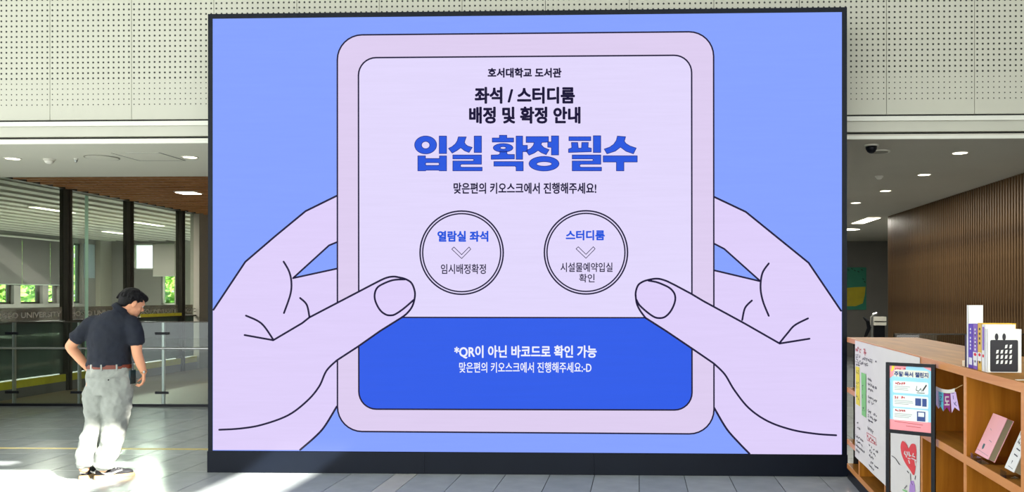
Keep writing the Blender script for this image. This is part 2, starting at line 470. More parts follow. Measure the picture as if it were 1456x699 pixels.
struct('ceiling_sun_mask', rf, M['soffit'])
struct('wall_light_block', MB().box(8, 8.2, -6, 8.5, 0, ROOF), M['plaster2'])  # unseen wall added to keep sky light off the right side

# ------------------------------------------------------------------ glass wall on the left, study room behind it
XG = -9.8
gw = thing('glass_wall', 'tall glass partition with bronze mullions behind the railing on the left', 'glass partition', (XG, 12, 0))
gy = [10.85, 12.62, 14.42, 16.2, 17.9]
def gY(px): 
    r = ray(px, 300); return r.y*(XG/r.x)
gy = [gY(-90), gY(-20)-.9, gY(93), gY(182), gY(256)]
gy = [gY(93)-3.6, gY(93)-1.8, gY(93), gY(182), gY(256), gY(277)]
for y in gy[:-1]:
    MB().box(XG-.06, XG+.08, y-.06, y+.06, 0, ZL+.1).box(XG+.08, XG+.1, y-.02, y+.02, 0, ZL).build('mullion', M['mull'], gw)
MB().box(XG-.06, XG+.08, gy[0], gy[-1], ZL-.0, ZL+.16).build('head_rail', M['mull'], gw)
MB().box(XG-.03, XG+.03, gy[0], gy[-1], 1.165, 1.195).build('mid_rail', M['mull'], gw)
for a, b in zip(gy[:-1], gy[1:]):
    MB().box(XG-.006, XG+.006, a+.06, b-.06, 1.2, ZL).build('pane', M['glass'], gw)
    MB().box(XG-.006, XG+.006, a+.06, b-.06, .3, 1.165).build('tinted_pane', M['tinted'], gw, label='dark teal lower glass pane')
    MB().box(XG+.008, XG+.012, a+.1, b-.1, 1.20, 1.42).build('frosted_band', M['film'], gw, label='frosted strip at eye level')
def PG(u, v, h): return (XG+.014+h, u, v)
for k, (a, b) in enumerate(zip(gy[1:-1], gy[2:])):
    mb = MB(); body = 'HOSEO UNIVERSITY'
    a2 = a+.12; L_ = 1.55
    if k == 3: body = 'HOSEO'; L_ = .5
    # text2d has v down: v0 = top
    text_mb(mb, PG, body, a2, 1.345, a2+L_, 1.255, 0, .05)
    mb.build('lettering', M['letter'], gw)
MB().box(XG+.015, XG+.05, gy[0], gy[-1], .16, .28).build('yellow_strip', M['yellow'], gw, label='yellow warning strip along the foot')
MB().box(XG-.04, XG+.05, gy[0], gy[-1], 0, .16).build('sill', M['plaster'], gw)
MB().box(XG+.05, XG+.07, gY(196), gY(256), 1.19, 1.25).build('handrail', M['yellow'], gw, label='short yellow handrail')
MB().box(XG+.09, XG+.10, gY(114.5)-.02, gY(114.5)+.06, .3, ZL-.05).build('glass_fin', mat('fin_glass', (170, 215, 190), .2), gw, label='pale green glass fin')
struct('wall_left', MB().box(XG-.1, XG+.1, gy[-1]+.0, 23, 0, ZL+.3), M['plaster2'])
struct('wall_left_front', MB().box(XG-.1, XG+.1, YW+.2, gy[0]-.06, 0, ZL+.3), M['plaster2'])
# far room
struct('wall_sun_stop', MB().box(-18.25, XG-.1, 9.8, 10.0, 0, ZL+.4), M['plaster2'])  # unseen wall added to stop sun leaking onto the blinds
XF, YB = -18.0, 28.0
def fY(px):
    r = ray(px, 300); return r.y*(XF/r.x)
def wall_with_holes(name, m, axis, c0, c1, a0, a1, z0, z1, holes):
    A = sorted({a0, a1, *[v for h in holes for v in h[:2]]}); Z = sorted({z0, z1, *[v for h in holes for v in h[2:]]})
    mb = MB()
    for p, q in zip(A[:-1], A[1:]):
        for r, s in zip(Z[:-1], Z[1:]):
            if not any(h[0] < (p+q)/2 < h[1] and h[2] < (r+s)/2 < h[3] for h in holes):
                if axis == 'x': mb.box(c0, c1, p, q, r, s)
                else: mb.box(p, q, c0, c1, r, s)
    return struct(name, mb, m)
wy = [fY(px) for px in (-60, -2, 30, 61.5, 68, 85, 106, 120)]
holesL = [(14, 16, 1.38, 3.3), (16.3, 18.3, 1.38, 3.3), (18.6, 20.6, 1.38, 3.3), (20.9, fY(20), 1.38, 3.3), (fY(29.5), fY(61), 1.38, 3.3), (fY(69), fY(85), 1.38, 3.3), (fY(105), fY(117), 1.38, 3.3)]
wall_with_holes('wall_far_left', M['plaster'], 'x', XF-.25, XF, 10, YB, 0, ZL+.1, holesL)
def bX(px): 
    r = ray(px, 300); return r.x*(YB/r.y)
holesB = [(bX(188), bX(217), 2.50, 3.38), (bX(219), bX(250), 2.45, 3.38), (bX(229), bX(272), 1.32, 2.42)]
wall_with_holes('wall_far_back', M['plaster'], 'y', YB, YB+.25, XF-.25, XG, 0, ZL+.1, holesB)
struct('ceiling_study', MB().box(XF-.25, XG-.05, 10, YB, ZL+.32, ZL+.36), M['plaster'])
wn = 0
for (a, b, c, d) in holesL:
    wn += 1
    w = thing('window_%d' % wn, None, None, (XF-.1, (a+b)/2, c)); w['kind'] = 'structure'
    MB().box(XF-.16, XF-.1, a, a+.06, c, d).box(XF-.16, XF-.1, b-.06, b, c, d).box(XF-.16, XF-.1, a, b, c, c+.06).box(XF-.16, XF-.1, a, b, d-.06, d).build('window_frame', M['mull'], w)
    MB().box(XF-.14, XF-.13, a+.06, b-.06, c+.06, d-.06).build('pane', M['glass'], w)
for (a, b, c, d) in holesB:
    wn += 1
    w = thing('window_%d' % wn, None, None, ((a+b)/2, YB+.1, c)); w['kind'] = 'structure'
    MB().box(a, a+.05, YB+.1, YB+.16, c, d).box(b-.05, b, YB+.1, YB+.16, c, d).box(a, b, YB+.1, YB+.16, c, c+.05).box(a, b, YB+.1, YB+.16, d-.05, d).build('window_frame', M['white'], w)
    MB().box(a+.05, b-.05, YB+.13, YB+.14, c+.05, d-.05).build('pane', M['glass'], w)
lab = {0: None}
blinds = [(14, 16), (16.3, 18.3), (18.6, 20.6), (20.9, fY(30)-.056), (fY(30)+.056, fY(70)-.056), (fY(70)+.056, fY(90))]
names = ['grey roller blind farthest left outside the frame', 'grey roller blind second from the near end of the study room', 'grey roller blind third from the near end of the study room',
         'grey roller blind at the left edge of the photo above a window', 'wide grey roller blind above the brightest green window left of the first bronze mullion', 'narrow grey roller blind just left of the first bronze mullion']
for (a, b), nm in list(zip(blinds, names))[3:]:
    t = thing('roller_blind', nm, 'blind', (XF+.06, (a+b)/2, 1.95), 'roller blinds of the study room')
    MB().box(XF+.03, XF+.036, a-.05, b+.05, 1.96, 3.30).build('fabric', M['blind'], t)
    MB().tube([(XF+.045, a-.05, 3.32), (XF+.045, b+.05, 3.32)], .03).build('roller', M['white'], t)
    MB().box(XF+.025, XF+.042, a-.05, b+.05, 1.93, 1.96).build('bottom_bar', M['steel'], t)
t = thing('roller_blind', 'white sunlit roller blind on the back wall of the study room', 'blind', ((bX(219)+bX(250))/2, YB-.06, 1.95), 'roller blinds of the study room')
MB().box(bX(218.5), bX(250.5), YB-.04, YB-.034, 2.3, 3.36).build('fabric', M['blindw'], t)
MB().box(bX(218.5), bX(250.5), YB-.045, YB-.028, 2.27, 2.3).build('bottom_bar', M['white'], t)
# columns in the study room
for (p0, p1, nm) in ((147, 159, 'pale square column left of the white window in the study room'), (262, 274, 'pale square column behind the last bay of the glass wall')):
    a, b = bX(p0), bX(p1)
    o = MB().box(a, b, YB-.6, YB-.002, 0, ZL+.3).build('column', M['plaster2']); setp(o, nm, 'column')
o = MB().box(XF+.001, XF+.04, fY(119), fY(133), 2.2, 3.3).build('whiteboard', mat('board_face', (150, 165, 170), .4)); setp(o, 'small pale blue board high on the study room wall', 'board')
# baffles of the study ceiling
bf = None; xx = XG-.45
cs = bpy.data.objects['ceiling_study']
while xx > XF+.2:
    if bf is None:
        o = MB().box(0, .28, 10.1, YB-.7, ZL, ZL+.07).build('baffle', M['baffle'], cs); bf = o.data
    else: o = bpy.data.objects.new('baffle', bf); COL.objects.link(o); o.parent = cs
    o.location = (xx, 0, 0); xx -= .56
# desks with monitors seen through the glass
for k, (dx, dy) in enumerate(((-13.0, 17.2), (-13.0, 18.9), (-13.0, 20.6))):
    t = thing('study_desk', ['pale study desk nearest the left edge behind the glass wall', 'middle pale study desk behind the glass wall', 'far pale study desk behind the glass wall'][k], 'desk', (dx, dy, 0), 'study desks behind the glass')
    MB().box(dx-.5, dx+.5, dy-.6, dy+.6, .72, .76).build('desktop', M['soffit'], t)
    for s_ in ((-.45, -.55), (-.45, .55), (.45, -.55), (.45, .55)):
        MB().box(dx+s_[0]-.02, dx+s_[0]+.02, dy+s_[1]-.02, dy+s_[1]+.02, 0, .72).build('leg', M['steel'], t)
    t2 = thing('monitor', ['black monitor on the desk nearest the left edge', 'black monitor on the middle study desk', 'black monitor on the far study desk'][k], 'monitor', (dx+.28, dy, .76), 'monitors on the study desks')
    MB().box(dx+.23, dx+.27, dy-.32, dy+.32, .9, 1.33).build('display', M['black'], t2)
    MB().box(dx+.24, dx+.26, dy-.04, dy+.04, .775, .92).box(dx+.14, dx+.36, dy-.12, dy+.12, .76, .775).build('stand', M['black'], t2)
# outside: lawn and trees
struct('ground_outside', MB().box(-60, XF-.26, 0, 60, -.4, -.05).box(-60, 10, YB+.26, 60, -.4, -.05), M['grass'])
def tree(x, y, h, r, label, seed):
    rr = random.Random(seed)
    t = thing('tree', label, 'tree', (x, y, -.05), 'trees outside the study room')
    MB().tube([(x, y, -.05), (x+.05, y, h*.5), (x, y, h*.8)], [.14, .1, .05]).build('trunk', M['slat'], t)
    for mm, cnt in ((M['leafg'], 1000), (M['leafd'], 500)):
        mb = MB()
        for i in range(cnt):
            a, b = rr.uniform(0, 6.283), math.acos(rr.uniform(-1, 1)); q = r*rr.uniform(.35, 1)**.5
            c = Vector((x+q*math.sin(b)*math.cos(a), y+q*math.sin(b)*math.sin(a), max(.3, h*.55+q*1.35*math.cos(b))))
            u = Vector((rr.gauss(0, 1), rr.gauss(0, 1), rr.gauss(0, 1))).normalized(); w = u.orthogonal().normalized()*.09
            mb.add([c-u*.14, c+w, c+u*.14, c-w], [(0, 1, 2, 3)])
        mb.build('foliage', mm, t, kind='stuff')
tree(-22.0, 25.6, 3.2, 1.15, 'leafy green tree outside the left edge window', 1)
tree(-22.6, 29.4, 3.4, 1.5, 'leafy green tree filling the wide low window', 2)
tree(-24.4, 33.8, 3.8, 1.9, 'leafy green tree outside the far end of the side windows', 3)
tree(-18.4, 34.2, 3.1, 1.3, 'low green tree showing in the white back window', 4)
tree(-15.6, 31.6, 3.2, 1.6, 'leafy green tree behind the low back window', 5)
tree(-22.5, 22.0, 3.4, 1.5, 'leafy green tree seen through the nearest side window', 6)

# ------------------------------------------------------------------ fixtures
def downlight(x, y, z, r, label, power, group, size=None):
    t = thing('downlight', label, 'ceiling light', (x, y, z), group)
    mb = MB(); n = 24
    vs = []; fs = []
    for (q, dz) in ((r, 0), (r, -.006), (r*.82, -.006), (r*.82, .0)):
        for k in range(n): a = 2*math.pi*k/n; vs.append((x+q*math.cos(a), y+q*math.sin(a), z+dz))
    for i in range(3):
        for k in range(n): fs.append((i*n+k, i*n+(k+1) % n, (i+1)*n+(k+1) % n, (i+1)*n+k))
    mb.add(vs, fs).build('ring', M['ring'], t)
    MB().tube([(x, y, z-.001), (x, y, z-.004)], r*.8, n=24).build('diffuser', M['lamp'], t)
    if power:
        ld = bpy.data.lights.new('lamp', 'AREA'); ld.shape = 'DISK'; ld.size = r*1.5; ld.energy = power; ld.color = (1, .96, .88)
        lo = bpy.data.objects.new('lamp', ld); COL.objects.link(lo); lo.location = (0, 0, -.02); lo.parent = t
    return t
def onZ(px, py, z):
    r = ray(px, py); return Vector((0, 0, H))+r*((z-H)/r.z)
for (px, py, lb) in ((18, 225, 'round lit downlight at the left edge of the pale soffit'), (270, 223, 'round lit downlight in the pale soffit beside the big screen')):
    p = onZ(px, py, ZS); downlight(p.x, p.y, ZS, .085, lb, 10, 'downlights of the left soffit')
rl = ['round lit downlight of the right ceiling nearest the front, above the slatted wall', 'second round downlight from the front in the right ceiling', 'third round downlight from the front in the right ceiling', 'fourth round downlight, small, beside the screen edge']
for (px, py), lb in zip(((1365, 217), (1314, 248), (1259, 271), (1217, 288)), rl):
    p = onZ(px, py, ZS); downlight(p.x, p.y, ZS, .09, lb, 34, 'downlights of the right ceiling')
p = onZ(1204, 326, ZS); downlight(p.x, p.y, ZS, .35, 'wide round ceiling light deep in the right room behind the screen edge', 30, 'downlights of the right ceiling')
a, b = onZ(1211, 317, ZS), onZ(1252, 309, ZS)
t = thing('panel_light', 'long rectangular lit ceiling panel at the far corner of the slatted wall', 'ceiling light', ((a.x+b.x)/2, a.y, ZS))
MB().box(a.x-.02, b.x+.02, a.y-.02, b.y+.02, ZS-.006, ZS-.001).build('frame', M['ring'], t)
MB().box(a.x, b.x, a.y, b.y, ZS-.012, ZS-.007).build('diffuser', M['lamp'], t)
def lamp_area(t, loc, sx, sy, e, col=(1, .95, .86)):
    ld = bpy.data.lights.new('lamp', 'AREA'); ld.shape = 'RECTANGLE'; ld.size = sx; ld.size_y = sy; ld.energy = e; ld.color = col
    lo = bpy.data.objects.new('lamp', ld); COL.objects.link(lo); lo.parent = t; lo.location = Vector(loc)-wloc(t); return lo
lamp_area(t, ((a.x+b.x)/2, (a.y+b.y)/2, ZS-.03), .5, .8, 70)
# louvre ceiling lights on the left
p = onZ(268, 274, ZL)
def strip_or_fill_light(x, y, z, lx, ly, label, e, group=None):
    t = thing('strip_or_fill_light', label, 'ceiling light', (x, y, z), group)
    MB().box(x-lx/2-.02, x+lx/2+.02, y-ly/2-.02, y+ly/2+.02, z-.004, z+.05).build('housing', M['ring'], t)
    MB().box(x-lx/2, x+lx/2, y-ly/2, y+ly/2, z-.012, z-.005).build('diffuser', M['lamp'], t)
    lamp_area(t, (x, y, z-.03), lx, ly, e); return t
strip_or_fill_light(p.x, p.y, ZL, .32, .28, 'bright lit fitting in the brown louvre ceiling beside the screen', 25)
p = onZ(112, 252.5, ZS)
for k, (x, y, lb) in enumerate(((-12.2, 17.2, 'added fill light in the study ceiling at the left edge'), (-12.2, 20.6, 'added fill light in the study ceiling right of the first mullion'), (-14.8, 17.5, 'added far fill light in the study ceiling towards the windows, near end'), (-14.8, 23.5, 'added far fill light in the study ceiling towards the back windows'))):
    strip_or_fill_light(x, y, ZL-.02, .15, 1.2, lb, 420, 'added fill lights of the study ceiling')  # lamps with no known fitting, added to brighten the study room
# small ceiling devices
def small_dome(px, py, r, m, label, name, cat, depth=.06):
    q = onZ(px, py, ZS); t = thing(name, label, cat, (q.x, q.y, ZS))
    MB().tube([(q.x, q.y, ZS-.0005), (q.x, q.y, ZS-.015)], r, n=20).build('base', M['ring'], t)
    MB().rings([(q.x, q.y, ZS-.0152-depth*(1-math.cos(a)) if False else ZS-.0152-depth*math.sin(a), r*.8*math.cos(a)+.001, r*.8*math.cos(a)+.001) for a in (0, .4, .8, 1.2, 1.5)], n=18).build('dome', m, t, smooth=True)
small_dome(1239, 206, .07, M['black'], 'black dome security camera under the right ceiling by the screen', 'security_camera', 'camera', .07)
small_dome(1250, 250, .05, M['ring'], 'small white smoke detector in the right ceiling', 'smoke_detector', 'smoke detector', .03)
small_dome(70, 226, .06, M['ring'], 'white smoke detector in the pale soffit right of the leftmost light', 'smoke_detector', 'smoke detector', .04)
small_dome(108, 225, .022, M['steel'], 'tiny metal sprinkler head in the pale soffit', 'sprinkler', 'sprinkler', .03)
q = onZ(1250, 215, ZS); t = thing('ceiling_speaker', 'flat round ceiling speaker behind the black dome camera', 'speaker', (q.x, q.y, ZS))
MB().tube([(q.x, q.y, ZS-.0005), (q.x, q.y, ZS-.01)], .11, n=28).build('rim', M['ring'], t)
MB().tube([(q.x, q.y, ZS-.0102), (q.x, q.y, ZS-.012)], .09, n=28).build('grille', M['plaster2'], t)
q = onZ(145, 223.5, ZS); t = thing('ceiling_speaker', 'wide flat round plate set into the pale soffit', 'speaker', (q.x, q.y, ZS))
MB().tube([(q.x, q.y, ZS-.0005), (q.x, q.y, ZS-.008)], .17, n=32).build('rim', M['plaster2'], t)
MB().tube([(q.x, q.y, ZS-.0082), (q.x, q.y, ZS-.010)], .155, n=32).build('grille', M['soffit'], t)
q0, q1 = onZ(190, 228, ZS), onZ(238, 217, ZS); 
o = MB()
xa, xb, ya, yb = onZ(205, 222, ZS).x-.22, onZ(218, 222, ZS).x+.2, q0.y, q1.y
t = thing('access_hatch', 'square access hatch outlined in the pale soffit', 'hatch', ((xa+xb)/2, (ya+yb)/2, ZS))
MB().box(xa, xb, ya, ya+.012, ZS-.004, ZS-.0005).box(xa, xb, yb-.012, yb, ZS-.004, ZS-.0005).box(xa, xa+.012, ya, yb, ZS-.004, ZS-.0005).box(xb-.012, xb, ya, yb, ZS-.004, ZS-.0005).build('frame', M['plaster'], t)
MB().box(xa+.014, xb-.014, ya+.014, yb-.014, ZS-.003, ZS-.0005).build('lid', M['soffit'], t)

# ------------------------------------------------------------------ the LED screen
YS = 7.56
def SP(px, py, h=0): p = atY(px, py, YS); p.y -= h; return p
TL, TR = SP(296.5, 20), SP(1203.5, 10.5); BLc, BRc = SP(295.5, 671), SP(1205, 677)
xl_, xr_ = (TL.x+BLc.x)/2, (TR.x+BRc.x)/2; zt = (TL.z+TR.z)/2
zpl = SP(302, 639.5).z/2+SP(1197, 646).z/2-.004
scr = thing('led_video_wall', 'huge free-standing LED screen showing two drawn hands holding a tablet', 'screen', ((xl_+xr_)/2, YS+.25, 0))
dx0, dx1 = SP(302.5, 330).x, SP(1197, 330).x; dzt = (SP(302, 26).z+SP(1197, 18).z)/2; dzb = zpl+.004
fr = MB()
fr.box(xl_, dx0, YS-.004, YS+.05, zpl, zt).box(dx1, xr_, YS-.004, YS+.05, zpl, zt).box(dx0, dx1, YS-.004, YS+.05, dzt, zt)
fr.build('bezel', M['blackmatt'], scr)
MB().box(xl_+.002, xr_-.002, YS+.05, YS+.5, .002, zt-.002).build('cabinet', M['black'], scr)
# plinth cover made of separate boards
for a, b in ((0, .345), (.345, .61), (.61, 1)):
    MB().box(xl_-.006+(xr_-xl_+.012)*a+.001, xl_-.006+(xr_-xl_+.012)*b-.001, YS-.008, YS+.05, 0, zpl).build('plinth_board', M['blackmatt'], scr)
C = {'blue': led('led_sky_blue', (134, 162, 255)), 'skin': led('led_lilac', (223, 208, 250)), 'tab': led('led_tablet_rim', (222, 206, 240)),
     'page': led('led_page', (226, 216, 252)), 'ink': led('led_ink', (30, 24, 58)), 'royal': led('led_royal_blue', (46, 92, 232)),
     'title': led('led_title_blue', (36, 86, 222)), 'titledge': led('led_title_outline', (20, 42, 130)), 'white': led('led_white', (240, 242, 255)), 'circ': led('led_button', (225, 212, 250))}
def layer(name, m, h, fn, **k):
    mb = MB(); P = lambda u, v, q: SP(u, v, q); fn(mb, P, h); return mb.build(name, m, scr, **k)
MB().add([(dx0, YS-.0005, dzb), (dx1, YS-.0005, dzb), (dx1, YS-.0005, dzt), (dx0, YS-.0005, dzt)], [(0, 1, 2, 3)]).build('lit_backdrop', C['blue'], scr, label='light blue lit background of the display')
X0, X1 = 302.8, 1196.7
LH = [(X0, 440), (349, 372), (391, 336), (434.7, 300), (480, 278), (492, 274), (492, 577), (480, 577), (462, 605.3), (448.4, 620.4), (428.5, 639.3), (X0, 639.2)]
RH = [(1015, 279.6), (1060.3, 301), (1149.7, 373.4), (X1, 442), (X1, 645.8), (1066, 645), (1050.5, 629), (1033, 609), (1015, 579), (1003, 577), (1003, 274)]
LG = [(481, 343), (467.6, 349), (416.6, 396), (481, 381.6)]
RG = [(1014, 345.5), (1029.7, 353.6), (1081.3, 399.7), (1014, 384)]
LT = catmull([(541, 470), (570.8, 451.4), (578.5, 445.5), (585.6, 436.6), (589.5, 426), (590, 414.7), (585.5, 402.5), (577.2, 396.7), (568, 394.2), (559, 393), (547.6, 395.4), (530, 404)], 4)+[(511.5, 413.6), (440, 451), (430, 456.8), (388.5, 483.3), (410, 575), (437, 569.4), (454, 549), (464.4, 526.7), (479, 512), (509, 492.5)]
RT = catmull([(946.7, 470), (917.7, 451.5), (910.6, 441.9), (906, 432.8), (904.2, 423.8), (904, 414.8), (907.5, 405), (914.5, 400), (922.2, 397.6), (931.2, 396), (939, 396.5), (948, 399.3)], 4)+[(959.6, 405), (982.8, 417.4), (1000, 427.7), (1059.5, 460), (1108.5, 488), (1090, 575), (1064.7, 579.7), (1044, 554), (1030.5, 531.8), (1015, 516.4), (982.6, 494.2)]
def quadround(c, r):
    """rounded quad from 4 corners TL TR BR BL"""
    out = []; n = len(c)
    for i in range(n):
        p, q, s = Vector(c[i-1]), Vector(c[i]), Vector(c[(i+1) % n])
        a = q+(p-q).normalized()*r; b = q+(s-q).normalized()*r
        for k in range(9):
            t = k/8; ang = t*math.pi/2
            o = q+(p-q).normalized()*r*(1-math.sin(ang))+(s-q).normalized()*r*(1-math.cos(ang))
            out.append((o.x, o.y))
    return out
TAB = quadround([(479.8, 50), (1014.6, 45), (1015.2, 616.6), (480, 612.8)], 35)
INN = quadround([(509.8, 82.2), (983.4, 78.5), (984, 582.5), (510.4, 581.2)], 25)
BLU = [p for p in INN if p[1] > 451.5]
BLU = [(984, 451.3)]+[p for p in INN if p[1] > 452]+[(510.2, 450.6)]
layer('left_hand_drawing', C['skin'], .001, lambda mb, P, h: poly_mb(mb, P, [LH], h), label='lilac drawn left hand')
layer('right_hand_drawing', C['skin'], .001, lambda mb, P, h: poly_mb(mb, P, [RH], h), label='lilac drawn right hand')
layer('finger_gap', C['blue'], .0014, lambda mb, P, h: (poly_mb(mb, P, [LG], h), poly_mb(mb, P, [RG], h)))
layer('tablet_rim', C['tab'], .0018, lambda mb, P, h: poly_mb(mb, P, [TAB], h), label='pinkish drawn tablet rim')
layer('tablet_page', C['page'], .0022, lambda mb, P, h: poly_mb(mb, P, [INN], h), label='pale lilac page of the drawn tablet')
layer('blue_panel', C['royal'], .0026, lambda mb, P, h: poly_mb(mb, P, [BLU], h), label='royal blue lower panel of the page')
def ln1(mb, P, h):
    stroke_mb(mb, P, TAB, 2.2, h, closed=True); stroke_mb(mb, P, INN, 2.2, h, closed=True)
    stroke_mb(mb, P, [(510.2, 450.8), (984, 451.5)], 2.0, h)
    stroke_mb(mb, P, [(X0+1, 440), (349, 372), (391, 336), (434.7, 300), (479.5, 278)], 2.7, h)
    stroke_mb(mb, P, [(480, 343.7), (468, 348.7), (416.8, 395.2), (479.5, 381.6)], 2.5, h)
    stroke_mb(mb, P, [(1015, 279.6), (1060.3, 301), (1149.7, 373.4), (X1-1, 441.5)], 2.7, h)
    stroke_mb(mb, P, [(1015, 346), (1029.7, 353.6), (1081.3, 399.7), (1015, 384)], 2.5, h)
    stroke_mb(mb, P, catmull([(479, 577.5), (462, 605.3), (448.4, 620.4), (427, 639)]), 2.8, h)
    stroke_mb(mb, P, catmull([(1015.5, 579.5), (1033, 609), (1050.5, 629), (1065.6, 644.5)]), 2.8, h)
layer('outline', C['ink'], .003, ln1, label='dark outlines of hands and tablet')
layer('thumb', C['skin'], .0034, lambda mb, P, h: (poly_mb(mb, P, [LT], h), poly_mb(mb, P, [RT], h)), label='lilac drawn thumbs')
def ln2(mb, P, h):
    W = 2.7
    stroke_mb(mb, P, catmull([(403.5, 371.7), (411, 385), (414.5, 400), (413.2, 418), (404, 444.7)]), W, h)
    stroke_mb(mb, P, catmull([(427, 423.4), (436.4, 433), (440.3, 450.7)]), W, h)
    stroke_mb(mb, P, catmull([(350, 448.4), (372, 459.5), (388.5, 482)]), W, h)
    stroke_mb(mb, P, [(348, 476), (388.8, 483.3)], W, h)
    stroke_mb(mb, P, [(388.8, 483.3), (430, 459), (440, 451), (511.5, 413.7)]+LT[0:0]+catmull([(530, 404), (547.6, 395.4), (559, 393), (568, 394.2), (577.2, 396.7), (585.5, 402.5), (590, 414.7), (589.3, 426), (585.6, 436.6), (578.5, 445.5), (570.8, 451.4)]), W, h)
    stroke_mb(mb, P, [(570.8, 451.4), (541, 470), (509, 492.5)]+catmull([(479, 512), (464.4, 526.7), (454, 549), (437, 569.4), (409.7, 590), (372, 603.6), (341, 608.8), (312, 610.5)]), W, h)
    stroke_mb(mb, P, catmull([(577, 396.9), (559, 398), (542.5, 404.5), (535.4, 410.5), (532.8, 420), (534.7, 430), (541, 441), (549, 447), (556.6, 448), (563, 446), (574.6, 438), (588.5, 426)]), W, h)
    stroke_mb(mb, P, catmull([(1093, 374.3), (1084, 388), (1081.3, 408), (1084.6, 427.6), (1093, 448.7)]), W, h)
    stroke_mb(mb, P, catmull([(1069, 427), (1059.3, 437.5), (1055.3, 454.6)]), W, h)
    stroke_mb(mb, P, catmull([(1148.8, 452.3), (1130, 462), (1119.4, 473.7), (1108.5, 487)]), W, h)
    stroke_mb(mb, P, [(1108.5, 488), (1150.9, 481.2)], W, h)
    stroke_mb(mb, P, [(1108.5, 488), (1059.5, 460), (1000, 427.7), (982.8, 417.4), (959.6, 405)]+catmull([(948, 399.3), (939, 396.5), (931.2, 396), (922.2, 397.6), (914.5, 400), (907.5, 405), (904, 414.8), (904.2, 423.8), (906, 432.8), (910.6, 441.9), (917.7, 451.5)]), W, h)
    stroke_mb(mb, P, [(917.7, 451.5), (946.7, 470), (982.6, 494.2)]+catmull([(1015, 516.4), (1030.5, 531.8), (1044, 554), (1064.7, 579.7), (1092, 598.5), (1126, 610.5), (1160.4, 616.3), (1188.8, 618.3)]), W, h)
    stroke_mb(mb, P, catmull([(922, 398.7), (932.5, 400.6), (941.5, 403.8), (951.9, 409), (958.3, 416), (960.2, 423.8), (958.3, 432.8), (953, 443), (945.4, 450.2), (937.7, 451.9), (930, 450.2), (919.6, 443), (909.3, 433.5), (905, 426)]), W, h)
layer('hand_line', C['ink'], .0038, ln2, label='dark lines of thumbs and palms')
def circ(cx, cy, r, n=72): return [(cx+r*math.cos(2*math.pi*k/n), cy+r*math.sin(2*math.pi*k/n)) for k in range(n)]
for cx, cy in ((656.5, 359), (833.2, 358.6)):
    layer('round_button', C['ink'], .0028, lambda mb, P, h: (poly_mb(mb, P, [circ(cx, cy, 60.2), circ(cx, cy, 58.0)], h), poly_mb(mb, P, [circ(cx, cy, 56.4), circ(cx, cy, 54.4)], h), stroke_mb(mb, P, [(cx-14, cy-5), (cx-11, cy-8), (cx, cy+2.8), (cx+10.5, cy-8), (cx+13, cy-5), (cx, cy+8.3)], .9, h, closed=True)), label='double ringed round button with a chevron')
T = [('호서대학교 도서관', 693.5, 96.5, 798.5, 110.5, 'ink', .08), ('좌석 / 스터디룸', 675, 123.5, 817.5, 147.5, 'ink', .08), ('배정 및 확정 안내', 667, 151.5, 825.5, 175.8, 'ink', .08),
     ('맞은편의 키오스크에서 진행해주세요!', 645, 259.5, 848, 275.5, 'ink', .05), ('열람실 좌석', 622, 328, 694.5, 343.6, 'title', .08), ('임시배정확정', 627, 375, 691, 389.3, 'ink', .03),
     ('스터디룸', 804.5, 327, 860, 341.6, 'title', .08), ('시설물예약입실', 797, 373, 871, 386.5, 'ink', .03), ('확인', 823.5, 389, 845.5, 401.3, 'ink', .03),
     ('*QR이 아닌 바코드로 확인 가능', 646, 490.5, 848.5, 509.5, 'white', .05), ('맞은편의 키오스크에서 진행해주세요:-D', 653, 514.5, 841, 529.5, 'white', .025)]
for body, u0, v0, u1, v1, c, bd in T:
    layer('lettering', C[c], .0032, lambda mb, P, h: text_mb(mb, P, body, u0, v0, u1, v1, h, bd), label=('%s lettering on the screen' % {'ink': 'dark', 'title': 'blue', 'white': 'white'}[c]))
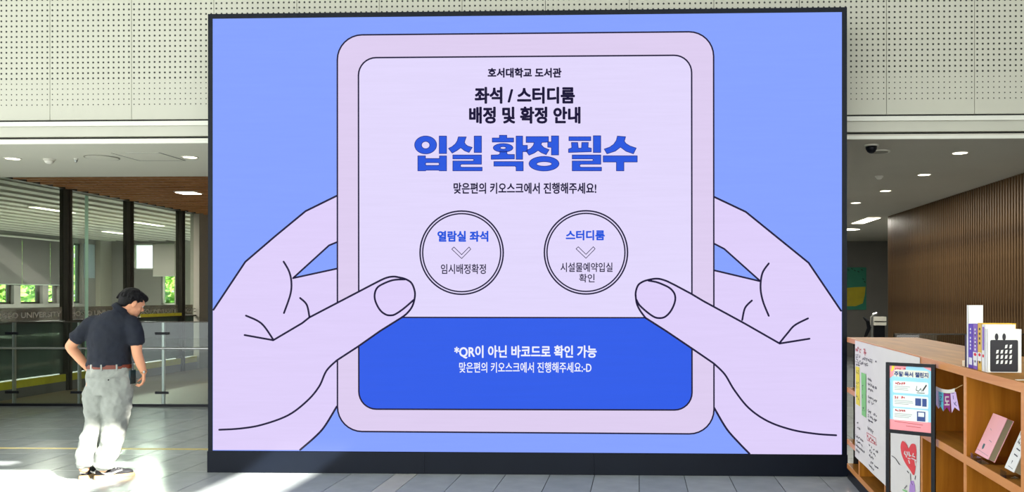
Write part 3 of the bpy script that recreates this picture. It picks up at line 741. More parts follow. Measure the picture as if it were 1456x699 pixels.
# the heavy six-syllable title, cut as polygons
def ell(cx, cy, rx, ry, n=40): return [(cx+rx*math.cos(2*math.pi*k/n), cy+ry*math.sin(2*math.pi*k/n)) for k in range(n)]
RIEUL = [(548, 302), (897, 302), (897, 415), (655, 415), (641, 423), (641, 443), (655, 451), (905, 451), (905, 495), (548, 495), (548, 375), (790, 375), (804, 368), (804, 356), (790, 350), (548, 350)]
big = [
 (580, [[ell(217, 180, 134, 109), ell(217, 182, 50, 44)], [[(382, 72), (472, 72), (472, 285), (382, 285)]],
        [[(122, 313), (215, 313), (215, 345), (385, 345), (385, 313), (472, 313), (472, 495), (385, 495), (375, 487), (225, 487), (215, 495), (122, 495)], [(212, 412), (224, 396), (374, 396), (386, 412), (374, 428), (224, 428)]],
        [[(615, 82), (712, 82), (698, 120), (690, 150), (705, 175), (730, 193), (785, 210), (745, 272), (690, 250), (645, 214), (600, 247), (540, 280), (495, 222), (540, 200), (580, 165), (602, 130)]],
        [[(808, 72), (897, 72), (897, 272), (808, 272)]], [RIEUL],
        [[(1115, 62), (1205, 62), (1205, 95), (1288, 95), (1288, 145), (1028, 145), (1028, 95), (1115, 95)]], [ell(1160, 215, 120, 52), ell(1160, 216, 36, 15)],
        [[(1120, 255), (1205, 255), (1208, 290), (1225, 296), (1298, 296), (1298, 350), (1015, 355), (1015, 303), (1100, 300), (1120, 290)]],
        [[(1318, 72), (1398, 72), (1398, 185), (1456, 185), (1456, 262), (1398, 262), (1398, 355), (1318, 355)]],
        [[(1048, 382), (1405, 382), (1405, 495), (1318, 495), (1318, 450), (1305, 438), (1048, 438)]]]),
 (750, [[[(-16, 78), (256, 78), (256, 145), (175, 150), (166, 176), (200, 212), (265, 238), (228, 298), (170, 275), (130, 247), (80, 280), (20, 305), (-18, 250), (40, 222), (72, 185), (82, 150), (-16, 150)]],
        [[(292, 70), (380, 70), (380, 302), (292, 302), (292, 210), (247, 207), (247, 143), (292, 143)]], [ell(202, 408, 183, 89), ell(204, 411, 93, 27)],
        [[(505, 80), (772, 80), (772, 128), (505, 128)]], [[(535, 150), (612, 150), (620, 219), (658, 219), (662, 150), (742, 150), (738, 212), (778, 219), (778, 263), (500, 272), (500, 229), (540, 215)]],
        [[(802, 68), (893, 68), (893, 272), (802, 272)]], [[(u-3, v) for u, v in RIEUL]],
        [[(1095, 72), (1195, 80), (1180, 135), (1200, 163), (1250, 193), (1325, 218), (1290, 288), (1200, 257), (1133, 207), (1070, 255), (968, 288), (935, 230), (1000, 207), (1050, 172), (1082, 125)]],
        [[(922, 312), (1337, 312), (1337, 388), (1175, 388), (1175, 495), (1083, 495), (1083, 388), (922, 388)]]])]
k_ = 8.5647
mbt, mbo = MB(), MB()
PS = lambda u, v, q: SP(u, v, q)
for ox, shapes in big:
    for loops in shapes:
        ls = [[(ox+u/k_, 185+v/k_) for u, v in lp] for lp in loops]
        poly_mb(mbt, PS, ls, .0032)
        for lp in ls: stroke_mb(mbo, PS, lp, .9, .0034, closed=True, n=6)
mbt.build('title_lettering', C['title'], scr, label='bold blue headline lettering')
mbo.build('title_outline', C['titledge'], scr, label='navy outline of the headline')

# ------------------------------------------------------------------ railing in front of the void
YRL = 12.07
fwd = lambda px, Y: ray(px, 300).x*(Y/ray(px, 300).y)
rl_ = thing('glass_railing', 'waist-high green-tinted glass railing with steel top bar across the left opening', 'railing', (-8, YRL, 0))
xs_ = [fwd(px, YRL) for px in (-70, 18, 111, 231, 330)]
for a, b in zip(xs_[:-1], xs_[1:]):
    MB().box(a+.008, b-.008, YRL-.006, YRL+.006, .03, 1.22).build('pane', M['rail_glass'], rl_)
for x in xs_:
    MB().box(x-.018, x+.018, YRL+.012, YRL+.05, 0, 1.22).build('post', M['steel'], rl_)
    for z in (.2, 1.06):
        MB().box(x-.10, x+.10, YRL-.02, YRL-.008, z-.018, z+.018).build('clamp', M['black'], rl_)
MB().tube([(xs_[0], YRL-.035, .845), (xs_[-1], YRL-.035, .845)], .016, n=12).build('bar', M['steel'], rl_)
MB().box(xs_[0], xs_[-1], YRL-.03, YRL+.03, 0, .035).build('base_channel', M['black'], rl_)
MB().box(xs_[0], xs_[-1], YRL-.012, YRL+.012, 1.22, 1.235).build('top_edge', M['mull'], rl_)

# ------------------------------------------------------------------ right room: picture, stand, box
def bk(px, py, Y=23.0): return atY(px, py, Y)
a, b = bk(1190, 440), bk(1231, 380)
t = thing('picture', 'square teal picture of a yellow bowl on the rear wall beside the screen', 'picture', ((a.x+b.x)/2, 22.97, a.z))
MB().box(a.x, b.x, 22.95, 22.998, a.z, b.z).build('canvas', mat('teal_paint', (52, 138, 112), .7, var=.08, scale=3), t)
PB = lambda u, v, h: (lambda p: Vector((p.x, 22.949-h, p.z)))(bk(u, v))
mb = MB(); poly_mb(mb, PB, [[(1193, 410), (1196, 425), (1203, 435), (1216, 435), (1226, 431), (1229, 419), (1230, 407.5), (1215, 408)]], .001)
mb.build('yellow_bowl_paint', mat('bowl_yellow', (196, 180, 40), .7, var=.1, scale=5), t)
mb = MB()
for q in ((1205, 383), (1210, 381.5), (1214, 384), (1219, 385.5), (1224, 383), (1226, 396), (1228, 400)): stroke_mb(mb, PB, [q, (q[0]+1.6, q[1]+1)], 1.2, .001)
mb.build('paint_marks', mat('dark_green_paint', (24, 70, 56), .7), t, kind='stuff')
p0 = atY(1240, 446, 16.5)
t = thing('coat_stand', 'pale hooked metal stand with a dark strap near the rear wall', 'stand', (p0.x, 16.5, 0))
x = p0.x
MB().tube([(x, 16.5, 0), (x, 16.5, 1.2), (x+.02, 16.5, 1.25), (x+.09, 16.5, 1.27)], .022).build('pole', M['steel'], t)
MB().tube([(x, 16.5, .012), (x, 16.5, .0)], .2, n=20).build('base', M['steel'], t)
MB().tube([(x-.17, 16.5, 1.2), (x-.09, 16.48, 1.12), (x-.06, 16.5, .98), (x-.12, 16.5, .84), (x-.17, 16.5, .74)], [.012, .035, .04, .03, .012]).tube([(x-.06, 16.5, 1.0), (x, 16.5, 1.0)], .012).build('strap', M['black'], t)
q0, q1 = atY(1241, 462, 19), atY(1252, 450, 19)
t = thing('wall_box', 'small cream box on a dark pedestal behind the hooked stand', 'box', ((q0.x+q1.x)/2+.05, 19, 0))
MB().box(q0.x, q1.x+.1, 18.9, 19.2, q0.z, q1.z).build('box_body', M['soffit'], t)
MB().box(q0.x+.02, q1.x+.08, 18.95, 19.15, 0, q0.z).build('pedestal', M['black'], t)
MB().box(q0.x, q1.x+.1, 18.89, 18.9, (q0.z+q1.z)/2-.02, (q0.z+q1.z)/2).build('slot', M['dark'], t)
# low glass screen behind the bookcase
t = thing('low_glass_screen', 'low dark glass screen standing behind the bookcase before the slatted wall', 'glass screen', (3.4, 9.2, 0))
MB().box(2.75, 4.55, 9.195, 9.205, .05, 1.185).build('pane', glass('smoky_glass', (222, 222, 216)), t)
MB().box(2.75, 4.55, 9.19, 9.21, 1.185, 1.2).build('top_edge', M['mull'], t)
for x in (2.76, 4.53): MB().box(x-.01, x+.01, 9.17, 9.23, 0, 1.19).build('post', M['mull'], t)

# ------------------------------------------------------------------ bookcase: local frame s (towards camera), d (into the case), z
BX, BY = 1.805+.06*.5, 7.5
UU = Vector((-.06, -1, 0)).normalized(); VV = Vector((1, -.06, 0)).normalized(); BO = Vector((BX, BY, 0))
def BT(s, d, z): return BO+UU*s+VV*d+Vector((0, 0, z))
def onB(px, py, d=0.0):
    """point of the bookcase front plane (offset d inwards) seen at a pixel -> (s,z)"""
    r = ray(px, py); o = BO+VV*d; n = VV
    k = (o-Vector((0, 0, H))).dot(n)/r.dot(n); p = Vector((0, 0, H))+r*k
    return (p-o).dot(UU), p.z
BL_, BD = 4.75, .6
bc = thing('bookcase', 'long waist-high oak bookcase with open square cells running towards the camera', 'bookcase', BT(BL_/2, BD/2, 0))
bc.location.z = 0
ZT, ZM, ZB, Z0 = 1.24, .80, .345, .09
divs = [onB(px, 600)[0] for px in (1222, 1259, 1311, 1373, 1455.5)]
divs += [divs[-1]+.76, BL_-.02]
print('divs', divs)
def bpart(name, s0, s1, d0, d1, z0, z1, m, **k):
    return MB().box(s0, s1, d0, d1, z0, z1, T=BT).build(name, m, bc, **k)
bpart('top_board', 0, BL_, .0, BD, ZT-.04, ZT, M['oak'])
bpart('edge_band', 0, BL_, -.004, 0, ZT-.042, ZT, M['edge'], label='pale edge of the top board')
for z in (ZM, ZB, Z0+.04):
    bpart('shelf_board', 0, BL_, .0, BD, z-.04, z, M['oak'])
    bpart('edge_band', 0, BL_, -.004, 0, z-.042, z, M['edge'])
bpart('plinth', 0, BL_, .0, BD-.02, 0, Z0, M['black'], label='black plinth')
bpart('shade_panel', 0, .018, .05, BD, Z0+.04, ZT-.045, M['slatb'], label='dark sheet standing in for shade at the open end')  # dark sheet put in for the shade beside the screen
bpart('back_panel', 0.01, BL_, .30, .318, Z0+.04, ZT-.04, M['oakv'])
for s_ in divs:
    for (z0, z1) in ((Z0+.04, ZB-.042), (ZB, ZM-.042), (ZM, ZT-.042)):
        bpart('upright', s_-.018, s_+.018, 0.0, BD, z0, z1, M['oakv'])
        bpart('edge_band', s_-.019, s_+.019, -.004, 0, z0, z1, M['edge'])

# banner hung on the front
def PBn(u, v, h):  # pixel coordinates laid on the bookcase front plane
    s_, z = onB(u, v, -.006); return BT(s_, -.008-h, z)
s0, zt0 = onB(1216, 482.5, -.006); s1, z1 = onB(1308.5, 620, -.006)
zbn = onB(1216.6, 649, -.006)[1]; ztn = 1.232
bnr = thing('paper_banner', 'large white handwritten paper banner hanging on the bookcase behind the poster stand', 'banner', BT((s0+s1)/2, -.008, zbn))
mb = MB(); N_ = 24
for i in range(N_):
    a, b = s0+(s1-s0)*i/N_, s0+(s1-s0)*(i+1)/N_
    ha, hb = .0015*math.sin(i*.9), .0015*math.sin((i+1)*.9)
    mb.add([BT(a, -.0075-ha, zbn), BT(b, -.0075-hb, zbn), BT(b, -.0075-hb, ztn), BT(a, -.0075-ha, ztn),
            BT(a, -.0065-ha, zbn), BT(b, -.0065-hb, zbn), BT(b, -.0065-hb, ztn), BT(a, -.0065-ha, ztn)],
           [(0, 1, 2, 3), (7, 6, 5, 4), (0, 4, 5, 1), (3, 2, 6, 7)])
mb.build('sheet', M['paper'], bnr)
LB = s1-s0; HB = ztn-zbn
def PN(u, v, h): return BT(s0+u*LB, -.0105-h, ztn-v*HB)   # u,v in 0..1 over the sheet
inkm = mat('marker_black', (50, 48, 52), .7); redm = mat('marker_red', (200, 50, 60), .7); yel = mat('marker_yellow', (235, 215, 60), .7); grn = mat('marker_green', (130, 200, 120), .7); hrt = mat('heart_red', (228, 62, 58), .6, var=.06, scale=20); lil = mat('marker_lilac', (180, 140, 205), .7)
rr = random.Random(5)
def nb(name, m, fn, **k):
    mb = MB(); fn(mb); return mb.build(name, m, bnr, **k)
nb('highlight', yel, lambda mb: poly_mb(mb, PN, [[(.02, .22), (.10, .215), (.11, .54), (.03, .54)]], 0), label='yellow strip of the banner')
nb('highlight', grn, lambda mb: poly_mb(mb, PN, [[(.135, .25), (.225, .25), (.225, .60), (.145, .60)]], 0), label='green strip of the banner')
nb('heading', redm, lambda mb: scribble(mb, PN, .02, .05, .24, .10, 6, .008, .0004, rnd=rr), label='red handwritten heading')
def blk(mb):
    for (u0, v0, u1, v1, n) in ((.02, .11, .42, .145, 12), (.02, .155, .26, .185, 9), (.03, .195, .13, .21, 5), (.03, .24, .09, .29, 2), (.03, .34, .09, .40, 2), (.03, .45, .09, .50, 2), (.15, .28, .21, .32, 2), (.15, .35, .21, .39, 2), (.15, .43, .21, .47, 2), (.15, .52, .21, .56, 2),
                                (.26, .27, .33, .29, 4), (.26, .31, .42, .33, 8), (.26, .345, .36, .365, 5), (.26, .41, .42, .43, 8), (.26, .445, .37, .465, 5), (.26, .52, .42, .545, 8), (.26, .56, .42, .58, 8), (.26, .595, .35, .615, 5),
                                (.03, .68, .08, .70, 3), (.05, .72, .12, .74, 3), (.02, .80, .20, .82, 8), (.02, .84, .16, .86, 7), (.02, .88, .2, .9, 9), (.02, .92, .12, .94, 5), (.28, .79, .44, .81, 8), (.27, .83, .40, .85, 6), (.28, .87, .38, .89, 5), (.29, .91, .44, .93, 7), (.28, .95, .38, .965, 4), (.25, .66, .36, .685, 5)):
        if v1 > .985: continue
        scribble(mb, PN, u0, v0, u1, v1, n, .006, .0004, rnd=rr)
nb('handwriting', inkm, blk, label='black handwritten lines')
nb('boxed_heading', redm, lambda mb: (stroke_mb(mb, PN, [(.24, .715), (.40, .705), (.41, .755), (.25, .77)], .004, .0004, closed=True), scribble(mb, PN, .25, .725, .40, .755, 6, .006, .0004, rnd=rr)), label='boxed red handwriting')
def hp(mb):
    z8 = 8.32
    pts = [(165, 95), (205, 130), (232, 185), (245, 165), (262, 135), (290, 128), (315, 145), (325, 200), (325, 290), (320, 380), (295, 500), (250, 440), (195, 360), (155, 270), (138, 180), (145, 120)]
    poly_mb(mb, PBn, [catmull([(1265+u/z8, 615+v/z8) for u, v in pts], 4, closed=True)], .003)
nb('heart', hrt, hp, label='big red heart drawn on the banner')
def hw(mb):
    z8 = 8.32
    for pts in ([(190, 220), (185, 245), (205, 262), (208, 285)], [(215, 225), (225, 262)], [(238, 225), (246, 278)], [(246, 262), (262, 272)], [(236, 325), (246, 360)], [(290, 245), (282, 275), (308, 285)], [(270, 300), (330, 330)], [(310, 325), (318, 385)], [(228, 300), (252, 306)]):
        stroke_mb(mb, PBn, [(1265+u/z8, 615+v/z8) for u, v in pts], 1.5, .0036)
nb('heart_lettering', M['white'], hw, label='white strokes on the heart')
nb('figure_drawing', lil, lambda mb: (poly_mb(mb, PBn, [[(1294.5, 690), (1296, 683), (1300, 683), (1302, 690), (1303, 712), (1296, 720), (1293, 705)]], .003)), label='lilac figure under the heart')
nb('pen_line', inkm, lambda mb: (stroke_mb(mb, PBn, [(1269, 647.5), (1274, 651), (1280, 660)], .9, .003), stroke_mb(mb, PBn, [(1291, 669), (1293, 672)], .9, .003), stroke_mb(mb, PBn, [(1295.5, 673), (1296, 684), (1299, 689)], .7, .003), stroke_mb(mb, PBn, [(1303, 676), (1302, 681)], .9, .003), stroke_mb(mb, PBn, [(1290, 690), (1287, 694)], .9, .003)))
nb('green_scribble', grn, lambda mb: stroke_mb(mb, PBn, [(1285, 696), (1290, 698), (1288, 702)], 2, .003))

# bunting across one cell
def PC(u, v, h):
    s_, z = onB(u, v, .02); return BT(s_, .02-h, z)
bun = thing('bunting', 'short string of small swallow-tailed paper flags across a bookcase cell', 'bunting', PC(1350, 585, 0))
cur = catmull([(1327, 546), (1333, 550.5), (1341, 553.5), (1350, 554.3), (1358, 552.4), (1363, 550), (1368.5, 547)], 4)
mb = MB(); mb.tube([PC(u, v, 0) for u, v in cur], .0022, n=6); mb.build('string', mat('jute', (200, 170, 110), .9), bun)
mb = MB()
cc = [c for c in cur if 1328 < c[0] < 1359]
for (u0, v0), (u1, v1) in zip(cc[:-1], cc[1:]):
    mb.add([PC(u0, v0-.8, .002), PC(u1, v1-.8, .002), PC(u1, v1+4.4, .002), PC(u0, v0+4.4, .002), PC(u0, v0-.8, .001), PC(u1, v1-.8, .001), PC(u1, v1+4.4, .001), PC(u0, v0+4.4, .001)], [(0, 1, 2, 3), (7, 6, 5, 4)])
mb.build('paper_band', M['paper'], bun)
fl_m = [mat('flag_lilac', (222, 205, 235), .7), mat('flag_teal', (90, 200, 215), .7), mat('flag_purple', (140, 30, 120), .7), mat('flag_lilac_two', (214, 186, 230), .7)]
flags = [[(1329.4, 553), (1335, 556), (1338.5, 577), (1335, 580.5), (1331, 574)], [(1334.5, 556), (1342, 558), (1342, 584.5), (1338.3, 577.5), (1335.5, 579)], [(1342.2, 559), (1351.6, 560), (1351.8, 586), (1347, 578.5), (1342.4, 584)], [(1352, 559), (1359.5, 556.5), (1365, 584), (1358, 578.5), (1354, 586.5)]]
for f_, m_, lb in zip(flags, fl_m, ('pale lilac flag', 'teal flag', 'purple flag with a white syllable', 'pale lilac flag')):
    mb = MB(); poly_mb(mb, PC, [f_], .0028); n0 = len(mb.v); poly_mb(mb, PC, [f_], .0018)
    mb.build('flag', m_, bun, label=lb)
mb = MB(); text_mb(mb, PC, '도', 1343.7, 563, 1351, 576, .0032, .06); mb.build('flag_lettering', M['white'], bun)
mb = MB()
for pts in ([(1337, 559), (1340.5, 560)], [(1337, 563), (1340, 563), (1338, 567)], [(1336.8, 570), (1341, 570)], [(1338.5, 570), (1338, 575)], [(1354, 559), (1357.5, 558.5)], [(1356, 562), (1356.5, 567)], [(1357, 572), (1361, 577)], [(1360, 571), (1358, 575)]):
    stroke_mb(mb, PC, pts, .9, .0032)
mb.build('flag_marks', mat('flag_ink', (84, 70, 130), .7), bun)

# ------------------------------------------------------------------ poster stand
fl_, fr_ = 4.87, 4.70
def camp(px, py, f):
    a = f*(px-CX)/F; return Vector((cp*a-sp*f, sp*a+cp*f, H-f*(py-CY)/F))
A_ = camp(1259.3, 514, fl_); B_ = camp(1329.2, 518.5, fr_); A2 = camp(1261.5, 614, fl_); B2 = camp(1325.5, 621.5, fr_)
ztp = (A_.z+B_.z)/2; zbt = (A2.z+B2.z)/2
E = (B_-A_); E.z = 0; WD = E.length; E.normalize(); Nn = Vector((E.y, -E.x, 0))   # towards camera
def PT(u, d, z): return Vector((A_.x, A_.y, 0))+E*u+Nn*d+Vector((0, 0, z))
st = thing('poster_stand', 'slim black floor stand holding a light blue reading challenge poster before the bookcase', 'poster stand', PT(WD/2, -.02, 0))
fw = .021
for u0, nm in ((0, 'leg'), (WD-fw, 'leg')):
    MB().box(u0, u0+fw, -.022, 0, .012, ztp, T=PT).build(nm, M['black'], st)
MB().box(fw, WD-fw, -.022, 0, ztp-.018, ztp, T=PT).build('frame_top', M['black'], st)
MB().box(fw, WD-fw, -.022, 0, zbt, zbt+.02, T=PT).build('frame_bottom', M['black'], st)
MB().box(0, WD, -.022, .28, 0, .012, T=PT).build('base', M['black'], st)
PH = ztp-zbt-.038; PWd = WD-2*fw
MB().box(fw, WD-fw, -.016, -.008, zbt+.02, ztp-.018, T=PT).build('backing_board', M['white'], st)
def PP(u, v, h): return PT(fw+u*PWd, -.0075+h, ztp-.018-v*PH)
def pp(name, m, fn, **k):
    mb = MB(); fn(mb); return mb.build(name, m, st, **k)
rect = lambda a, b, c, d: [(a, b), (c, b), (c, d), (a, d)]
pblue = mat('poster_blue', (150, 212, 238), .35, var=.03, scale=6); ppink = mat('poster_pink', (238, 150, 158), .35); pnavy = mat('poster_navy', (22, 60, 130), .35); pcard = mat('poster_card', (228, 236, 232), .35); predm = mat('poster_red', (190, 50, 60), .4); pgrey = mat('poster_grey', (150, 155, 150), .4)
pp('poster_print', pblue, lambda mb: poly_mb(mb, PP, [rect(0, 0, 1, 1)], 0), label='light blue reading challenge poster')
pp('poster_band', ppink, lambda mb: poly_mb(mb, PP, [rect(0, .84, 1, 1)], .0003), label='pink foot of the poster')
pp('poster_band', ppink, lambda mb: poly_mb(mb, PP, [[(0, 0), (.42, 0), (.30, .07), (.08, .16), (0, .2)]], .0003), label='pink left corner of the poster')
pp('poster_band', ppink, lambda mb: poly_mb(mb, PP, [[(.8, 0), (1, 0), (1, .06)]], .0003))
pp('poster_spark', yel, lambda mb: poly_mb(mb, PP, [[(.06, 0), (.13, 0), (.09, .07), (.03, .1)]], .0005))
pp('title_halo', M['white'], lambda mb: stroke_mb(mb, PP, [(.15, .10), (.90, .10)], .085, .0004, n=12), label='white halo round the poster title')
def halo(mb):
    for u in [.15+.075*i for i in range(11)]:
        mb.add([PP(u+.055*math.cos(k*.524), .125+.052*math.sin(k*.524), .0005) for k in range(12)], [tuple(range(12))])
pp('title_halo', M['white'], halo)
pp('title_lettering', pnavy, lambda mb: text_mb(mb, PP, '주말 독서 챌린지', .11, .083, .93, .165, .0009, .09), label='navy title lettering of the poster')
pp('small_heading', predm, lambda mb: scribble(mb, PP, .13, .03, .40, .06, 7, .014, .0006, rnd=rr))
for k, v in enumerate((.235, .455, .66)):
    h_ = .185
    def card(mb):
        c = quadround([(.08, v), (.93, v), (.93, v+h_), (.08, v+h_)], .03); poly_mb(mb, PP, [c], .0004)
    pp('poster_card', pcard, card)
    pp('card_heading', predm, lambda mb: scribble(mb, PP, .12, v+.02, .38, v+.055, 5, .018, .0008, rnd=rr))
    def lines(mb):
        for q in (.085, .11, .135): stroke_mb(mb, PP, [(.12, v+q), (.12+rr.uniform(.3, .45), v+q)], .008, .0008, n=4)
    pp('card_text', pgrey, lines)
pp('pen_icon', inkm, lambda mb: (stroke_mb(mb, PP, [(.66, .30), (.64, .36), (.70, .375), (.75, .33), (.77, .375)], .012, .0008), stroke_mb(mb, PP, [(.88, .28), (.80, .36)], .028, .0008), stroke_mb(mb, PP, [(.66, .40), (.84, .40)], .010, .0008)))
pp('book_icon', pnavy, lambda mb: poly_mb(mb, PP, [rect(.62, .485, .76, .60)], .0008), label='dark blue book picture')
pp('book_icon', pnavy, lambda mb: poly_mb(mb, PP, [rect(.785, .485, .89, .605)], .0008))
pp('device_icon', pnavy, lambda mb: (poly_mb(mb, PP, [[(.66, .685), (.86, .685), (.86, .835), (.66, .835)], [(.69, .70), (.83, .70), (.83, .765), (.69, .765)]], .0008)), label='dark blue device picture')
pp('foot_text', predm, lambda mb: (stroke_mb(mb, PP, [(.12, .87), (.8, .89)], .008, .0006, n=4), stroke_mb(mb, PP, [(.4, .925), (.75, .935)], .008, .0006, n=4)))

# ------------------------------------------------------------------ books
def book(label, s0, s1, d0, d1, z0, h, cover, page=None, cat='book', group=None, T=BT, spine='d0'):
    """standing book; spine on the d0 side (towards the aisle)"""
    pm_ = page or M['paper']; c = (T((s0+s1)/2, (d0+d1)/2, z0))
    t = thing('book', label, cat, c, group); k = .003
    MB().box(s0, s0+k, d0, d1, z0, z0+h, T=T).box(s1-k, s1, d0, d1, z0, z0+h, T=T).box(s0, s1, d0, d0+k, z0, z0+h, T=T).build('cover', cover, t)
    MB().box(s0+k, s1-k, d0+k, d1-.004, z0+.003, z0+h-.004, T=T).build('pages', pm_, t)
    return t
zt_ = ZT
sB = lambda px: onB(px, 525, .02)[0]
S0 = onB(1372, 520.5, .02)[0]
purp = mat('cover_purple', (84, 56, 170), .4); purp2 = mat('cover_violet', (128, 92, 176), .4); yelc = mat('cover_yellow', (222, 176, 40), .4); whc = mat('cover_white', (228, 228, 222), .4); blk_ = mat('cover_black', (18, 17, 24), .45); redc = mat('sticker_red', (214, 40, 44), .5)
G = 'books standing on top of the bookcase'
spec = [('short black book at the far end of the row on the bookcase top', .022, .165, blk_, .13), ('tall white slipcase rising above the row on the bookcase top', .02, .315, whc, .072),
        ('dark purple spined book beside the tall white slipcase', .055, .222, purp, .14), ('violet spined book next to the yellow one', .055, .222, purp2, .14),
        ('yellow spined book with a broad pale page block in the top row', .045, .23, yelc, .16), ('white and purple spined thin book behind the nearest white book', .035, .225, whc, .14),
        ]
s_ = S0; mats_lab = []
end = onB(1400.5, 528, .02)[0]; tot = sum(q[1] for q in spec); kk = (end-S0)/tot
for lb, w_, h_, c_, dd in spec:
    w_ *= kk
    t = book(lb, s_, s_+w_-.0015, .02, .02+dd, zt_, h_, c_, group=G)
    def SPn(u, v, h, a=s_, w=w_, hh=h_): return BT(a+u*w, .0195-h, zt_+v*hh)
    if 'purple spined book' in lb or 'violet' in lb:
        mb = MB(); poly_mb(mb, SPn, [rect(.15, .08, .85, .24)], .0004); mb.build('spine_band', whc, t)
        mb = MB()
        for v in (.42, .50, .58, .66, .78, .86): poly_mb(mb, SPn, [rect(.38, v, .62, v+.045)], .0005)
        mb.build('spine_print', whc, t, kind='stuff')
    if 'yellow' in lb:
        mb = MB()
        for v in (.15, .55, .65, .75, .85): poly_mb(mb, SPn, [rect(.35, v, .65, v+.05)], .0004)
        mb.build('spine_print', blk_, t)
        mb = MB(); poly_mb(mb, SPn, [rect(.05, .2, .95, .38)], .0003); mb.build('spine_band', whc, t)
    if 'white and purple' in lb:
        mb = MB(); poly_mb(mb, SPn, [rect(.25, .45, .8, .95)], .0004); mb.build('spine_print', purp2, t)
    if any(q in lb for q in ('violet', 'yellow', 'white and purple')):
        mb = MB(); mb.add([SPn(.5+.3*math.cos(k*.6283), .33+.035*math.sin(k*.6283), .0008) for k in range(10)], [tuple(range(10))]); mb.build('red_sticker', redc, t)
    s_ += w_
# nearest white book, its cover faces the camera side
wB = .155
dn = onB(1400.8, 528, .02)[0]
t = thing('book', 'white book with a black pattern of pale slanted marks on its front cover', 'book', BT(dn+.02, .1, zt_), G)
MB().box(dn, dn+.003, .02, .02+wB, zt_, zt_+.205, T=BT).box(dn+.027, dn+.03, .02, .02+wB, zt_, zt_+.205, T=BT).box(dn, dn+.03, .02, .023, zt_, zt_+.205, T=BT).build('cover', whc, t)
MB().box(dn+.003, dn+.027, .023, .02+wB-.003, zt_+.003, zt_+.202, T=BT).build('pages', M['paper'], t)
def CV(u, v, h): return BT(dn+.0305+h, .02+u*wB, zt_+(1-v)*.205)
mb = MB(); poly_mb(mb, CV, [quadround([(.08, .25), (.90, .25), (.90, .985), (.08, .985)], .04)], .0004)
for u in (.27, .49): mb.add([CV(u+.055*math.cos(k*.6283), .18+.085*math.sin(k*.6283), .0004) for k in range(10)], [tuple(range(10))])
mb.build('cover_print', blk_, t, label='black pattern block printed on the cover')
mb = MB()
for r_ in range(4):
    for c_ in range(4):
        if r_ == 0 and c_ < 2: continue
        u, v = .27+.13*c_, .40+.12*r_; poly_mb(mb, CV, [[(u, v-.035), (u+.065, v-.045), (u+.045, v+.035), (u-.02, v+.045)]], .0009)
mb.build('cover_marks', whc, t)
sp_, zp_ = onB(1443, 541, .01)
o = MB().box(sp_-.012, sp_+.012, .015, .11, zt_+.0, zt_+.0015, T=BT).build('paper_strip', M['paper'], None, origin=BT(sp_, .06, zt_)); setp(o, 'narrow white paper strip lying before the white book', 'paper')
sp_, zp_ = onB(1367, 517, .01)
o = MB().box(sp_-.02, sp_+.012, .02, .05, zt_, zt_+.028, T=BT).build('bookend', mat('cream_plastic', (232, 214, 180), .4), None, origin=BT(sp_, .03, zt_)); setp(o, 'small cream bookend block beside the short black book', 'bookend')

# face-out books leaning back in the cell
def leaner(label, sA, sB_, d, h, th, tilt, cover, group):
    ca, sa = math.cos(tilt), math.sin(tilt); z0 = ZM+.012
    t = thing('book', label, 'book', BT((sA+sB_)/2, d+.03, z0), group)
    def LT_(s_, q, z):   # q depth into book, z along height
        return BT(s_, d+.014+q*ca+z*sa, z0+.001+z*ca-q*sa+th*sa)
    MB().box(sA, sB_, 0, .003, 0, h, T=LT_).box(sA, sB_, th-.003, th, 0, h, T=LT_).box(sA, sA+.003, 0, th, 0, h, T=LT_).build('cover', cover, t)
    MB().box(sA+.003, sB_-.003, .003, th-.003, .003, h-.003, T=LT_).build('pages', mat('aged_pages', (150, 140, 112), .8), t)
    # clear acrylic rest
    r_ = thing('book_rest', 'clear acrylic rest holding the '+label.split(' ')[0]+' book'+(' in the open cell' if 'pink' in label else ' near the frame edge' if 'white' in label else ' at the right frame edge'), 'book rest', BT((sA+sB_)/2, d+.05, ZM), 'acrylic book rests')
    MB().box(sA+.02, sB_-.02, d-.012, d+.10, ZM+.0005, ZM+.004, T=BT).box(sA+.02, sB_-.02, d-.012, d-.008, ZM+.004, ZM+.03, T=BT).build('tray', glass('acrylic', (235, 238, 240)), r_)
    return t, LT_
pink = mat('cover_pink', (240, 178, 184), .4, var=.03, scale=12)
GB = 'face-out books in the open cell'
sA = onB(1385.5, 647, .02)[0]; sB2 = onB(1404, 657, .02)[0]
t, LT_ = leaner('pink covered book leaning face-out in the open cell', sA, sB2, .008, .215, .035, .42, pink, GB)
CVp = lambda u, v, h: LT_(sA+u*(sB2-sA), -.0006-h, (1-v)*.215)
mb = MB(); stroke_mb(mb, CVp, [(.06, .9), (.94, .93)], .006, .0002, n=4); stroke_mb(mb, CVp, [(.55, .6), (.75, .62)], .01, .0002, n=4); stroke_mb(mb, CVp, [(.3, .35), (.4, .38)], .01, .0002, n=4)
poly_mb(mb, CVp, [[(.3, .72), (.42, .72), (.44, .82), (.36, .86), (.3, .8)]], .0002)
mb.build('cover_print', mat('print_teal', (70, 110, 110), .5), t, kind='stuff')
sA = onB(1427.5, 663.5, .02)[0]; sB2 = onB(1440.5, 673.5, .02)[0]
t, LT2 = leaner('white covered book with a dark ink drawing leaning face-out near the frame edge', sA, sB2, .008, .225, .05, .40, whc, GB)
CVq = lambda u, v, h: LT2(sA+u*(sB2-sA), -.0006-h, (1-v)*.225)
mb = MB(); r9 = random.Random(9)
for i in range(22):
    u, v = r9.uniform(.08, .85), r9.uniform(.03, .42); stroke_mb(mb, CVq, [(u, v), (u+r9.uniform(-.15, .15), v+r9.uniform(.02, .1))], .035, .0002, n=4)
